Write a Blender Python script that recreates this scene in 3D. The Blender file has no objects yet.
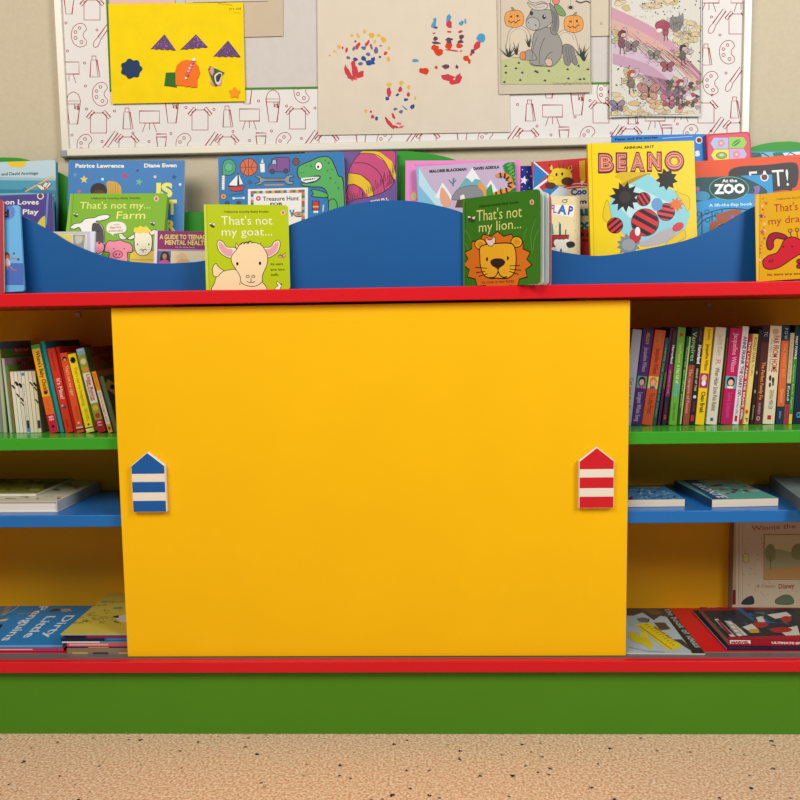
import bpy, bmesh, math, random
from mathutils import Vector, Matrix
from mathutils.geometry import tessellate_polygon
random.seed(7)
SC = bpy.context.scene
COL = SC.collection
VEC = Vector
# ------------------------------------------------------------ camera
F = 800.0
CAM = VEC((0, -1.6, 0.855))
_p, _y, _r = 0.09491, 0.03076, -0.01473
W_ = VEC((-math.sin(_y)*math.cos(_p), math.cos(_y)*math.cos(_p), -math.sin(_p)))
R0 = VEC((math.cos(_y), math.sin(_y), 0)); U0 = R0.cross(W_)
R_ = R0*math.cos(_r)+U0*math.sin(_r); U_ = -R0*math.sin(_r)+U0*math.cos(_r)
cd = bpy.data.cameras.new('camera'); cam = bpy.data.objects.new('camera', cd); COL.objects.link(cam)
cd.sensor_width = 36; cd.lens = 36*F/800; cd.clip_start = .05
cam.matrix_world = Matrix(((R_.x, U_.x, -W_.x, CAM.x), (R_.y, U_.y, -W_.y, CAM.y), (R_.z, U_.z, -W_.z, CAM.z), (0, 0, 0, 1)))
SC.camera = cam
def ray(px, py): return W_ + R_*((px-400)/F) - U_*((py-400)/F)
def at(px, py, Y):            # point seen at a pixel, on the vertical plane at depth Y
    d = ray(px, py); return CAM + d*((Y-CAM.y)/d.y)
def atz(px, py, Z):           # point seen at a pixel, on the level plane at height Z
    d = ray(px, py); return CAM + d*((Z-CAM.z)/d.z)

# ------------------------------------------------------------ materials
K = 0.80
def lin(h, k=K):
    h = h.lstrip('#')
    if len(h) == 3: h = ''.join(c*2 for c in h)
    o = []
    for i in (0, 2, 4):
        c = int(h[i:i+2], 16)/255
        o.append((c/12.92 if c <= .04045 else ((c+.055)/1.055)**2.4)*k)
    return (*o, 1)
MATS = {}
def mat(h, rough=.5, noise=0, nscale=30, bump=0, metal=0, spec=.17, coat=0):
    key = (h, rough, noise, nscale, bump, metal, spec, coat)
    if key in MATS: return MATS[key]
    m = bpy.data.materials.new('mat_'+h.strip('#')); m.use_nodes = True
    nt = m.node_tree; b = nt.nodes['Principled BSDF']
    b.inputs['Base Color'].default_value = lin(h); b.inputs['Roughness'].default_value = rough
    b.inputs['Metallic'].default_value = metal; b.inputs['Specular IOR Level'].default_value = spec
    b.inputs['Coat Weight'].default_value = coat
    if noise or bump:
        tc = nt.nodes.new('ShaderNodeTexCoord'); n = nt.nodes.new('ShaderNodeTexNoise')
        n.inputs['Scale'].default_value = nscale; n.inputs['Detail'].default_value = 4
        nt.links.new(tc.outputs['Object'], n.inputs['Vector'])
        if noise:
            cr = nt.nodes.new('ShaderNodeValToRGB'); c = lin(h)
            cr.color_ramp.elements[0].position = .3; cr.color_ramp.elements[1].position = .7
            cr.color_ramp.elements[0].color = (*[v*(1-noise) for v in c[:3]], 1)
            cr.color_ramp.elements[1].color = (*[min(1, v*(1+noise)) for v in c[:3]], 1)
            nt.links.new(n.outputs['Fac'], cr.inputs['Fac']); nt.links.new(cr.outputs['Color'], b.inputs['Base Color'])
        if bump:
            bp = nt.nodes.new('ShaderNodeBump'); bp.inputs['Strength'].default_value = bump; bp.inputs['Distance'].default_value = .002
            nt.links.new(n.outputs['Fac'], bp.inputs['Height']); nt.links.new(bp.outputs['Normal'], b.inputs['Normal'])
    MATS[key] = m; return m

# ------------------------------------------------------------ meshes
class MB:                       # collects faces with materials, links them as one mesh object
    def __init__(s): s.v = []; s.f = []; s.m = []; s.mats = []
    def mi(s, m):
        if m not in s.mats: s.mats.append(m)
        return s.mats.index(m)
    def face(s, pts, m):
        n = len(s.v); s.v += [tuple(p) for p in pts]; s.f.append(tuple(range(n, n+len(pts)))); s.m.append(s.mi(m))
    def box(s, a, b, m, faces=None):
        (x0, y0, z0), (x1, y1, z1) = a, b
        n = len(s.v); s.v += [(x0, y0, z0), (x1, y0, z0), (x1, y1, z0), (x0, y1, z0), (x0, y0, z1), (x1, y0, z1), (x1, y1, z1), (x0, y1, z1)]
        for i, q in enumerate(((3, 2, 1, 0), (4, 5, 6, 7), (0, 1, 5, 4), (1, 2, 6, 5), (2, 3, 7, 6), (3, 0, 4, 7))):
            s.f.append(tuple(n+k for k in q)); s.m.append(s.mi(faces.get(i, m) if faces else m))
    def prism(s, pts, y0, y1, m, fn=lambda a, b, y: (a, y, b), mside=None):   # outline in x,z (counter-clockwise from the front) extruded along y
        n = len(s.v); k = len(pts)
        s.v += [fn(a, b, y0) for a, b in pts]+[fn(a, b, y1) for a, b in pts]
        i = s.mi(m); j = s.mi(mside or m)
        for t in tessellate_polygon([[VEC((a, b, 0)) for a, b in pts]]):
            a, b, c = t
            A, B, C = pts[a], pts[b], pts[c]
            if (B[0]-A[0])*(C[1]-A[1])-(B[1]-A[1])*(C[0]-A[0]) < 0: b, c = c, b
            s.f.append((n+a, n+b, n+c)); s.m.append(i); s.f.append((n+k+a, n+k+c, n+k+b)); s.m.append(i)
        for a in range(k):
            b = (a+1) % k; s.f.append((n+b, n+a, n+k+a, n+k+b)); s.m.append(j)
    def build(s, name, parent=None, M=None, bevel=0, seg=2, smooth=False):
        me = bpy.data.meshes.new(name); me.from_pydata(s.v, [], s.f)
        for m in s.mats: me.materials.append(m)
        me.polygons.foreach_set('material_index', s.m); me.update()
        o = bpy.data.objects.new(name, me); COL.objects.link(o)
        if parent: o.parent = parent
        elif M: o.matrix_world = M
        if bevel:
            bm = bmesh.new(); bm.from_mesh(me); bmesh.ops.remove_doubles(bm, verts=bm.verts, dist=1e-6); bm.to_mesh(me); bm.free()
            b = o.modifiers.new('bevel', 'BEVEL'); b.width = bevel; b.segments = seg; b.limit_method = 'ANGLE'
            b.harden_normals = True
            for p in me.polygons: p.use_smooth = True
        return o
def tag(o, label, cat=None, group=None, kind=None):
    o['label'] = label
    if cat: o['category'] = cat
    if group: o['group'] = group
    if kind: o['kind'] = kind
    return o
def empty(name, M, label, cat, group=None):
    o = bpy.data.objects.new(name, None); COL.objects.link(o); o.matrix_world = M; o.empty_display_size = .02
    return tag(o, label, cat, group)
def rrect(w, h, r, n=4, left=False):   # rounded rectangle, counter-clockwise; the right-hand corners (and the left ones if asked)
    if r <= 0: return [(0, 0), (w, 0), (w, h), (0, h)]
    def arc(cx, cy, a0): return [(cx+r*math.cos(a0+math.pi/2*i/n), cy+r*math.sin(a0+math.pi/2*i/n)) for i in range(n+1)]
    return (arc(r, r, math.pi) if left else [(0, 0)])+arc(w-r, r, -math.pi/2)+arc(w-r, h-r, 0)+(arc(r, h-r, math.pi/2) if left else [(0, h)])

# ------------------------------------------------------------ printed artwork on a flat face
GL = {}
def glyphs(txt, bold):
    if (txt, bold) not in GL:
        c = bpy.data.curves.new('t', 'FONT'); c.body = txt; c.resolution_u = 4 if len(txt) < 3 else 2; c.offset = bold
        o = bpy.data.objects.new('t', c); COL.objects.link(o); bpy.context.view_layer.update()
        me = bpy.data.meshes.new_from_object(o.evaluated_get(bpy.context.evaluated_depsgraph_get()))
        v = [(p.co.x, p.co.y) for p in me.vertices]; f = [tuple(p.vertices) for p in me.polygons]
        bpy.data.objects.remove(o); bpy.data.curves.remove(c); bpy.data.meshes.remove(me)
        xs = [p[0] for p in v]; GL[(txt, bold)] = ([(x-min(xs), y) for x, y in v], f, max(xs)-min(xs))
    return GL[(txt, bold)]
def num(s): 
    if isinstance(s, str):
        q = [float(t) for t in s.split()]; return list(zip(q[::2], q[1::2]))
    return list(s)
def spl(p, closed=True, n=4):
    o = []; k = len(p)
    for i in range(k if closed else k-1):
        a = p[(i-1) % k] if closed or i > 0 else p[0]; b = p[i]; c = p[(i+1) % k]; d = p[(i+2) % k] if closed or i+2 < k else p[-1]
        for j in range(n):
            t = j/n
            o.append(tuple(.5*(2*b[q]+(c[q]-a[q])*t+(2*a[q]-5*b[q]+4*c[q]-d[q])*t*t+(3*b[q]-a[q]-3*c[q]+d[q])*t**3) for q in (0, 1)))
    if not closed: o.append(p[-1])
    return o
class Art:
    def __init__(s, mb, M, o, U, V, N, clip=None, size=None, step=.00005, rough=.45):
        s.mb = mb; s.Mi = M.inverted(); s.o = VEC(o); s.U = VEC(U); s.V = VEC(V); s.N = VEC(N)
        s.clip = clip; s.size = size; s.step = step; s.boxes = []; s.rough = rough; s.vw = (0, 0, 1); s.frac = False
    def view(s, x0, y0, k): s.vw = (x0, y0, k); s.frac = False; return s
    def fr(s): s.frac = True; return s
    def uv(s, p):
        if s.frac: return (p[0]*s.size[0], (1-p[1])*s.size[1])
        d = ray(s.vw[0]+p[0]/s.vw[2], s.vw[1]+p[1]/s.vw[2])
        A = s.Mi @ CAM; D = s.Mi.to_3x3() @ d
        h = A + D*((s.o-A).dot(s.N)/D.dot(s.N)) - s.o
        return (h.dot(s.U), h.dot(s.V))
    def emit(s, tris, col, m=None):
        out = []
        for t in tris:
            a = sum(t[i][0]*t[(i+1) % len(t)][1]-t[(i+1) % len(t)][0]*t[i][1] for i in range(len(t)))
            if abs(a) < 1e-12: continue
            if a < 0: t = t[::-1]
            if s.clip:
                c = s.clip
                for i in range(len(c)):
                    a, b = c[i], c[(i+1) % len(c)]; q = []
                    sd = [(b[0]-a[0])*(p[1]-a[1])-(b[1]-a[1])*(p[0]-a[0]) for p in t]
                    if min(sd) >= 0: continue
                    for j in range(len(t)):
                        p, r = t[j], t[(j+1) % len(t)]; u, v = sd[j], sd[(j+1) % len(t)]
                        if u >= 0: q.append(p)
                        if (u < 0) != (v < 0): k = u/(u-v); q.append((p[0]+(r[0]-p[0])*k, p[1]+(r[1]-p[1])*k))
                    t = q
                    if len(t) < 3: break
            if len(t) >= 3: out.append(t)
        if not out: return
        xs = [p[0] for t in out for p in t]; ys = [p[1] for t in out for p in t]
        b = (min(xs), min(ys), max(xs), max(ys)); L = 1
        for (q, l) in s.boxes:
            if q[0] < b[2] and b[0] < q[2] and q[1] < b[3] and b[1] < q[3]: L = max(L, l+1)
        s.boxes.append((b, L))
        m = m or mat(col, s.rough)
        w = s.N*(.00012+s.step*L)
        for t in out: s.mb.face([s.o+s.U*a+s.V*b_+w for a, b_ in t], m)
    def p(s, col, pts, sm=0, m=None):
        pts = num(pts)
        if sm: pts = spl(pts)
        q = [s.uv(x) for x in pts]
        s.emit([[q[i] for i in t] for t in tessellate_polygon([[VEC((a, b, 0)) for a, b in q]])], col, m); return s
    def s(s, col, w, pts, sm=0, closed=0):
        pts = num(pts)
        if sm: pts = spl(pts, closed)
        q = [s.uv(x) for x in pts]
        if s.frac: hw = w*s.size[0]/2
        else:
            a = s.uv((0, 0)); b = s.uv((w, 0)); hw = math.hypot(a[0]-b[0], a[1]-b[1])/2
        n = len(q); L = []
        for i in range(n):
            a = q[(i-1) % n] if closed or i else q[i]; b = q[(i+1) % n] if closed or i < n-1 else q[i]
            d = (b[0]-a[0], b[1]-a[1]); k = math.hypot(*d) or 1; nx, ny = -d[1]/k, d[0]/k
            e = (q[i][0]-a[0], q[i][1]-a[1]); ke = math.hypot(*e)
            if ke and not (i == n-1 and not closed): c = abs((-e[1]/ke)*nx+(e[0]/ke)*ny); z = hw/max(c, .5)
            else: z = hw
            L.append(((q[i][0]+nx*z, q[i][1]+ny*z), (q[i][0]-nx*z, q[i][1]-ny*z)))
        s.emit([[L[i][0], L[(i+1) % n][0], L[(i+1) % n][1], L[i][1]] for i in range(n if closed else n-1)], col); return s
    def e(s, col, cx, cy, rx, ry=None, rot=0, a0=0, a1=360, n=14, m=None, ol=None, w=1):
        ry = rx if ry is None else ry; c, d = math.cos(math.radians(rot)), math.sin(math.radians(rot))
        pts = []
        full = a1-a0 >= 360
        for i in range(n if full else n+1):
            t = math.radians(a0+(a1-a0)*i/n); x, y = rx*math.cos(t), ry*math.sin(t); pts.append((cx+x*c-y*d, cy+x*d+y*c))
        if col: s.p(col, pts, m=m)
        if ol: s.s(ol, w, pts, closed=full)
        return s
    def op(s, col, ol, w, pts, sm=0):
        s.p(col, pts, sm); s.s(ol, w, pts, sm, 1); return s
    def t(s, col, txt, x0, y0, x1, y1, h, bold=0, ol=None, ow=.04):
        if ol: s.t(ol, txt, x0, y0, x1, y1, h, bold+ow)
        v, f, wd = glyphs(txt, bold)
        if s.frac: 
            a = (x0*s.size[0], (1-y0)*s.size[1]); b = (x1*s.size[0], (1-y1)*s.size[1]); H = h*s.size[0]
        else:
            a, b = s.uv((x0, y0)), s.uv((x1, y1)); H = h*math.hypot(b[0]-a[0], b[1]-a[1])/math.hypot(x1-x0, y1-y0)
        d = (b[0]-a[0], b[1]-a[1]); k = math.hypot(*d); up = (-d[1]/k*H/.7, d[0]/k*H/.7)
        g = lambda i: (a[0]+d[0]*v[i][0]/wd+up[0]*v[i][1], a[1]+d[1]*v[i][0]/wd+up[1]*v[i][1])
        s.emit([[g(i) for i in q] for q in f], col); return s
    def star(s, col, cx, cy, r, rot=0, k=.45, n=5):
        return s.p(col, [(cx+(r if i % 2 == 0 else r*k)*math.sin(math.pi*i/n+rot), cy-(r if i % 2 == 0 else r*k)*math.cos(math.pi*i/n+rot)) for i in range(2*n)])

# ------------------------------------------------------------ books
BOXES = []
class Book:
    """local frame: x = width, y = thickness going away from the face shown, z = height; spine on one of the sides."""
    def __init__(s, M, w, t, h, cover='fff', spine=None, pages='efe6d2', kind='hard', side='left', r=0, rough=.4, name='book', label='', cat='book', group=None, back=None, xcol=None):
        s.M = M; s.w, s.t, s.h = w, t, h; s.cov = MB(); s.label = label; s.cat = cat; s.group = group; s.name = name
        cm = mat(cover, rough); sm = mat(spine or cover, rough); bm_ = mat(back or cover, rough)
        s.rough = rough
        c = min({'hard': .0022, 'paper': .0004, 'board': .0014}[kind], t*.2); ov = {'hard': .003, 'paper': .0003, 'board': .0006}[kind]
        s.out = rrect(w, h, r, left=side in('bottom', 'top')) if side != 'front' else None
        if side == 'front':
            s.cov.box((0, 0, 0), (c, t, h), bm_)
            s.cov.box((w-c, 0, 0), (w, t, h), mat(xcol or cover, rough))
            s.cov.box((c, 0, 0), (w-c, c*.8, h), sm)
            pg = ((c, c*.8, ov), (w-c, t-ov, h-ov))
            s.clip = [(0, 0), (w, 0), (w, h), (0, h)]
        else:
            s.cov.prism(s.out, 0, c, cm); s.cov.prism(s.out, t-c, t, bm_)
            x0, x1, z0, z1 = ov, w-ov, ov, h-ov
            if side == 'left': s.cov.box((0, c, 0), (c, t-c, h), sm); x0 = c
            if side == 'right': s.cov.box((w-c, c, 0), (w, t-c, h), sm); x1 = w-c
            if side == 'bottom': s.cov.box((0, c, 0), (w, t-c, c), sm); z0 = c
            if side == 'top': s.cov.box((0, c, h-c), (w, t-c, h), sm); z1 = h-c
            pg = ((x0, c, z0), (x1, t-c, z1))
            s.clip = s.out
        s.pg = MB()
        if r > 0 and side != 'front':
            s.pg.prism([(a+pg[0][0], b+pg[0][2]) for a, b in rrect(pg[1][0]-pg[0][0], pg[1][2]-pg[0][2], r)], pg[0][1], pg[1][1], mat(pages, .8))
        else: s.pg.box(*pg, mat(pages, .8))
        s.art = Art(s.cov, M, (0, 0, 0), (1, 0, 0), (0, 0, 1), (0, -1, 0), s.clip, (w, h), rough=rough)
    def face(s, side):
        w, t, h = s.w, s.t, s.h
        if side == 'right': return Art(s.cov, s.M, (w, 0, 0), (0, 1, 0), (0, 0, 1), (1, 0, 0), [(0, 0), (t, 0), (t, h), (0, h)], (t, h), rough=s.rough)
        if side == 'bottom': return Art(s.cov, s.M, (0, t, 0), (1, 0, 0), (0, -1, 0), (0, 0, -1), [(0, 0), (w, 0), (w, t), (0, t)], (w, t), rough=s.rough)
    def done(s):
        root = empty(s.name, s.M, s.label, s.cat, s.group); BOXES.append((root.name, s.label, s.M.copy(), s.w, s.t, s.h))
        s.cov.build('cover', root); s.pg.build('pages', root)
        return root
def frame(o, x, z):
    x = x.normalized(); y = z.cross(x).normalized(); z = x.cross(y)
    return Matrix(((x.x, y.x, z.x, o.x), (x.y, y.y, z.y, o.y), (x.z, y.z, z.z, o.z), (0, 0, 0, 1)))
ZT = 0.9265                     # top of the bookcase
def lean(tl, tr, Y, ang, t, z0=ZT, yaw=0, **kw):       # a book standing and leaning back; its top corners and depth known
    a = math.radians(ang); b = math.radians(yaw); P = at(*tl, Y)
    n = VEC((0, -math.cos(a), math.sin(a))); n = Matrix.Rotation(b, 3, 'Z') @ n
    d = ray(*tr); Q = CAM + d*((P-CAM).dot(n)/d.dot(n)); u = (Q-P).normalized(); up = n.cross(u)
    h = (min(P.z, Q.z)-z0-t*math.sin(a))/up.z
    return Book(frame(P-up*h, u, up), (Q-P).length, t, h-.0002, **kw)
def flat(bl, br, depth, zb, t, **kw):                  # a book lying down; front corners of its top face known, thickness t
    A, B = atz(*bl, zb+t), atz(*br, zb+t); u = (B-A).normalized(); back = VEC((-u.y, u.x, 0))
    return Book(frame(A, u, back), (B-A).length, t, depth, **kw)
ROW = {}
def spine(TL, TR, BL, Y, zs, depth, col, **kw):        # a book in a row, spine to the front
    a, b, c = at(*TL, Y), at(*TR, Y), at(*BL, Y)
    if ROW.get('zs') == zs and ROW['x'] < c.x+.05 and abs(ROW['x']-c.x) < .1:   # keep clear of the neighbour on the left
        for p, z in ((c, c.z), (a, min(a.z, ROW['top']))):
            xl = c.x+(a.x-c.x)*(z-c.z)/(a.z-c.z); xp = ROW['x']+ROW['u']*(z-ROW['z'])
            if xl < xp+.0004: p.x += xp+.0004-xl
    up = (a-c); up.y = 0; up.normalize(); x = VEC((up.z, 0, -up.x)); w = (b-a).dot(x); h = (a-c).length
    o = c.copy(); lo = min(o.z, (o+x*w).z); h = (a.z-.0)*1.0; o.z += zs-lo+.0002
    o2 = o; h = (a.z-o2.z)/up.z
    w = max(w, .0022); e = o2+x*w; ROW.update(zs=zs, x=e.x, z=e.z, u=up.x/up.z, top=(o2+up*h).z)
    return Book(frame(o2, x, up), w, depth, h, cover=col, side='front', **kw)

# ------------------------------------------------------------ the room
YW = .305
m = MB(); m.face([(-4, YW, 0), (4, YW, 0), (4, YW, 2.7), (-4, YW, 2.7)], mat('cfc3a8', .85, .03, 120, .12))
o = m.build('wall_back'); o['kind'] = 'structure'
fm = bpy.data.materials.new('speckled_vinyl'); fm.use_nodes = True; nt = fm.node_tree; b = nt.nodes['Principled BSDF']
N = nt.nodes.new; Lk = nt.links.new
tc = N('ShaderNodeTexCoord'); n1 = N('ShaderNodeTexNoise'); n1.inputs['Scale'].default_value = 190; n1.inputs['Detail'].default_value = 3
cr = N('ShaderNodeValToRGB'); e = cr.color_ramp.elements; e[0].position = .36; e[0].color = lin('d09c70'); e[1].position = .64; e[1].color = lin('ffe0c0')
Lk(tc.outputs['Object'], n1.inputs['Vector']); Lk(n1.outputs['Fac'], cr.inputs['Fac'])
n4 = N('ShaderNodeTexNoise'); n4.inputs['Scale'].default_value = 400; Lk(tc.outputs['Object'], n4.inputs['Vector'])
mv = N('ShaderNodeMixRGB'); mv.blend_type = 'LINEAR_LIGHT'; mv.inputs[0].default_value = .006
Lk(tc.outputs['Object'], mv.inputs[1]); Lk(n4.outputs['Color'], mv.inputs[2])
def speck(prev, scale, thr, dens, colr):
    vo = N('ShaderNodeTexVoronoi'); vo.inputs['Scale'].default_value = scale; Lk(mv.outputs[0], vo.inputs['Vector'])
    a = N('ShaderNodeMath'); a.operation = 'LESS_THAN'; a.inputs[1].default_value = thr; Lk(vo.outputs['Distance'], a.inputs[0])
    sp = N('ShaderNodeSeparateColor'); Lk(vo.outputs['Color'], sp.inputs[0])
    c = N('ShaderNodeMath'); c.operation = 'GREATER_THAN'; c.inputs[1].default_value = dens; Lk(sp.outputs[0], c.inputs[0])
    d = N('ShaderNodeMath'); d.operation = 'MULTIPLY'; Lk(a.outputs[0], d.inputs[0]); Lk(c.outputs[0], d.inputs[1])
    x = N('ShaderNodeMixRGB'); Lk(d.outputs[0], x.inputs[0]); Lk(prev, x.inputs[1]); x.inputs[2].default_value = lin(colr)
    return x.outputs[0]
q = speck(cr.outputs['Color'], 48, .16, .84, '4a4038'); q = speck(q, 30, .13, .66, '26262e'); q = speck(q, 60, .15, .86, 'f7e6cf')
Lk(q, b.inputs['Base Color']); b.inputs['Roughness'].default_value = .5
m = MB(); m.face([(-4, -4, 0), (4, -4, 0), (4, YW, 0), (-4, YW, 0)], fm)
o = m.build('floor'); o['kind'] = 'structure'

# ------------------------------------------------------------ the bookcase
RED, GRN, BLU, YEL = 'e01c24', '2f9a2c', '1e6ab4', 'fdbb02'
XL, XR = -1.25, 1.25
YB = .285
bc = empty('bookcase', Matrix.Identity(4), 'long low painted bookcase in red, green, blue and yellow standing on the speckled floor', 'bookcase')
def part(name, a, b, m, bevel=.0012, parent=None, label=None):
    mb = MB(); mb.box(a, b, m); o = mb.build(name, parent or bc, bevel=bevel)
    if label: o['label'] = label
    return o
def lam(c, r=.32): return mat(c, r, .02, 6, .0, spec=.2)
part('top_board', (XL, -.02, .9), (XR, YB, ZT), lam('dd1a24'), .002, label='red top board')
part('base_board', (XL, -.02, .1423), (XR, YB, .1665), lam('dd1a24'), .002, label='red base board')
part('plinth', (XL, 0, 0), (XR, .018, .1423), lam('4f8c1a', .4), label='green plinth')
part('back_panel', (XL, YB-.006, .1665), (XR, YB, .9), lam('f2ac10', .55), label='yellow back panel')
part('unseen_side_panel', (XL, .0205, .1665), (XL+.018, YB-.006, .9), lam(YEL)); part('unseen_side_panel', (XR-.018, .0205, .1665), (XR, YB-.006, .9), lam(YEL))  # unseen end panels, added to close the case and stop light leaking in
for nm, x0, x1 in (('a', XL+.018, -.525), ('b', .325, XR-.018)):
    part('shelf', (x0, .022, .604), (x1, YB-.006, .630), lam('3fa52c', .2), .002, label='green upper shelf')
    part('shelf', (x0, .022, .4405), (x1, YB-.006, .4665), lam('2270bb', .22), .002, label='blue lower shelf')
part('divider', (-.525, .022, .1665), (-.507, YB-.006, .9), lam(YEL)); part('divider', (.307, .022, .1665), (.325, YB-.006, .9), lam(YEL))
mb = MB(); mb.box((XL, -.006, .1665), (XR, .0205, .1673), mat('9a8f8c', .35, metal=.6)); mb.box((XL, -.006, .1673), (XR, -.004, .1684), mat('9a8f8c', .35, metal=.6)); mb.box((XL, .019, .1673), (XR, .0205, .1684), mat('9a8f8c', .35, metal=.6))
o = mb.build('door_track', bc); o['label'] = 'grey metal door track'
for px, py in ((78, 315), (709, 305)):
    P = at(px, py, YB-.008); mb = MB(); mb.prism([(.0065*math.cos(i*math.pi/8), .0065*math.sin(i*math.pi/8)) for i in range(16)], -.003, .003, mat('e9c9b0', .5))
    o = mb.build('screw_cap', bc); o.location = P
def wave(px, y0, y1, name, m, label):     # wavy top edge through measured points
    P = [at(x, y, y0) for x, y in num(px)]; P = spl([(p.x, p.z) for p in P], False, 6)
    P = [p for p in P if XL+.01 < p[0] < XR-.01]; P = [(XL, P[0][1])]+P+[(XR, P[-1][1])]
    mb = MB(); mb.prism([(XL, ZT), (XR, ZT)]+P[::-1], y0, y1, m); o = mb.build(name, bc, bevel=.0012); o['label'] = label
wave('-260 228 -200 258 -140 262 -90 240 -50 216 -15 205.5 0 207.5 20 215 31 221 52 232.5 70 243 94 253 112 258.3 130 261.4 158 263.4 182 262.8 203 260.8 228 254 255 242 291 224.5 320 214.2 342 206.5 374 201.2 395 200.3 416 201.6 437 205.4 462 212.5 495 228 525 241.5 551 249.6 567 252.8 586 255.4 603 255.6 625 252.8 659 246.2 680 241.8 702 234.6 725 223.5 754 206.8 778 199 800 196 830 198 870 211 920 235 970 250 1020 252',
     .062, .077, 'front_wave_panel', lam('175c9e', .42), 'blue wavy front panel')
wave('-260 216 -200 218 -140 206 -90 188 -40 166 -12 158.8 8 157.5 28 159.8 57 171.5 69 178 110 199 150 210 195 212 240 208 290 190 340 165 370 155 398 151.2 416 151.7 437 155 454 159.5 500 178 540 193 590 202 640 200 690 182 730 157 751 147.5 765 143.5 782 141.6 800 142.5 840 152 880 170 930 190 980 200',
     .262, .277, 'rear_wave_panel', lam('359a2c', .4), 'green wavy rear panel')
# sliding door
A, B = at(111, 308, 0), at(630.5, 299.5, 0)
mb = MB(); mb.box((A.x-.001, 0, .1682), (B.x, .0175, .8956), lam('ffc400', .45)); door = mb.build('sliding_door', bc, bevel=.0022, seg=3)
door['label'] = 'yellow sliding door'
def handle(cx, cy, c, lab):
    C = at(cx, cy, -.012); w, h, rf = .0352, .059, .024
    mb = MB(); mb.prism([(-w, -h), (w, -h), (w, h-rf*.9), (0, h+.0065), (-w, h-rf*.9)], 0, .0115, mat('f4ecdd', .45))
    e = .0016; m_ = mat(c, .45); wh = mat('f2e8d6', .5); zs = [-h+e, -h+.0245, -h+.0415, -h+.063, -h+.080]
    def f(a, b, q, top=None): mb.face([(x, -.0003, z) for x, z in (top or [(-w+e, a), (w-e, a), (w-e, b), (-w+e, b)])], q)
    f(zs[0], zs[1]-.0005, m_); f(zs[2], zs[3], m_); f(0, 0, m_, [(-w+e, zs[4]), (w-e, zs[4]), (w-e, h-rf*.9-.001), (0, h+.0045), (-w+e, h-rf*.9-.001)])
    f(zs[1]+.0012, zs[2]-.0012, wh); f(zs[3]+.0012, zs[4]-.0012, wh)
    o = mb.build('handle', door, bevel=.0022, seg=3); o.location = C; o['label'] = lab
handle(148.6, 483.9, '1d5ea8', 'blue and white striped beach-hut handle')
handle(596.6, 479.4, 'd5202c', 'red and white striped beach-hut handle')

# ------------------------------------------------------------ noticeboard
YN = YW-.010                    # face of the board
I4 = Matrix.Identity(4)
nb = empty('noticeboard', I4, 'large framed noticeboard on the beige wall edged with red line-art border paper', 'noticeboard')
BL_, BR_ = at(66, 157.5, YN), at(747.5, 142.3, YN)
nx0, nx1, nz0, nz1 = BL_.x, BR_.x, (BL_.z+BR_.z)/2, 2.05
rot = math.atan2(BR_.z-BL_.z, BR_.x-BL_.x)
nx0 -= .0075; nx1 += .001
mb = MB(); mb.box((nx0+.01, YN, nz0+.01), (nx1-.01, YW, nz1-.01), mat('d4cfc9', .8, .02, 60)); mb.build('backing_sheet', nb)
fr = .0185
FM = mat('e2dccd', .4, metal=.15)
for nm, a, b in (('frame_rail', (nx0+.012, YN-.008, nz0), (nx1-.012, YW-.001, nz0+fr)), ('frame_rail', (nx0, YN-.008, nz0+.012), (nx0+fr, YW-.001, nz1-.012)), ('frame_rail', (nx1-fr, YN-.008, nz0+.012), (nx1, YW-.001, nz1-.012)), ('frame_rail', (nx0+.012, YN-.008, nz1-fr), (nx1-.012, YW-.001, nz1))):
    part(nm, a, b, FM, .003, nb)
    # inner lip of each rail
for a, b in (((nx0-.002, YN-.010, nz0-.002), (nx0+.014, YW-.002, nz0+.014)), ((nx1-.014, YN-.010, nz0-.002), (nx1+.002, YW-.002, nz0+.014))):
    part('corner_cap', a, b, mat('9d9da0', .4), .003, nb, 'grey corner cap')
# border paper: a red line pattern on white strips, green edging
IW = 'a02f38'
def motif(a, k, x, y, s=1.0, r=0):
    w = .6
    def P(st):
        c, d = math.cos(r), math.sin(r)
        return [(x+(u*c-v*d)*s, y+(u*d+v*c)*s) for u, v in num(st)]
    L = lambda st, sm=0, cl=0: a.s(IW, w, P(st), sm, cl)
    C = lambda u, v, q: a.e(None, P(f'{u} {v}')[0][0], P(f'{u} {v}')[0][1], q*s, n=8, ol=IW, w=w)
    if k == 'palette':
        L('7 -6 4 -11 -2 -11 -7 -6 -8 1 -6 8 0 12 6 10 7 6 4 2 4 -2', 1, 1); C(0, -7, 1.4); C(-4, -3, 1.4); C(-4, 3, 1.6); C(2, 7, 1.6)
    if k == 'tube': L('-4 11 -3 -6 3 -6 6 11', 0, 1); L('-2 -6 -2 -10 2 -10 2 -6'); L('2 -6 4 11')
    if k == 'easel': L('-10 -7 10 -7 10 5 -10 5', 0, 1); L('-4 5 -7 14'); L('0 5 0 12'); L('4 5 7 14')
    if k == 'bucket': L('-7 -8 -4 15 4 15 7 -8', 0, 1); L('-7 -8 -5 -14 0 -17 5 -14 7 -8', 1); L('-7 -5 7 -5'); L('1 -5 1 0 2 0 2 -3 4 -3 4 1 5 1 5 -5')
    if k == 'apron': L('-8 -6 -8 12 8 12 8 -6'); L('-8 -6 -4 -8 4 -8 8 -6'); L('-12 -4 -6 -11 -4 -9 -10 -2', 0, 1); L('12 -4 6 -11 4 -9 10 -2', 0, 1)
    if k == 'cup': L('-5 -4 -3 12 3 12 5 -4', 0, 1); L('-5 -7 5 -7 5 -4 -5 -4', 0, 1)
    if k == 'brush': L('7 -13 10 -11 0 3 -3 1', 0, 1); L('-3 1 -7 6 -7 11 -3 10 0 3', 1)
    if k == 'dot': C(0, 0, 1.1)
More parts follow.
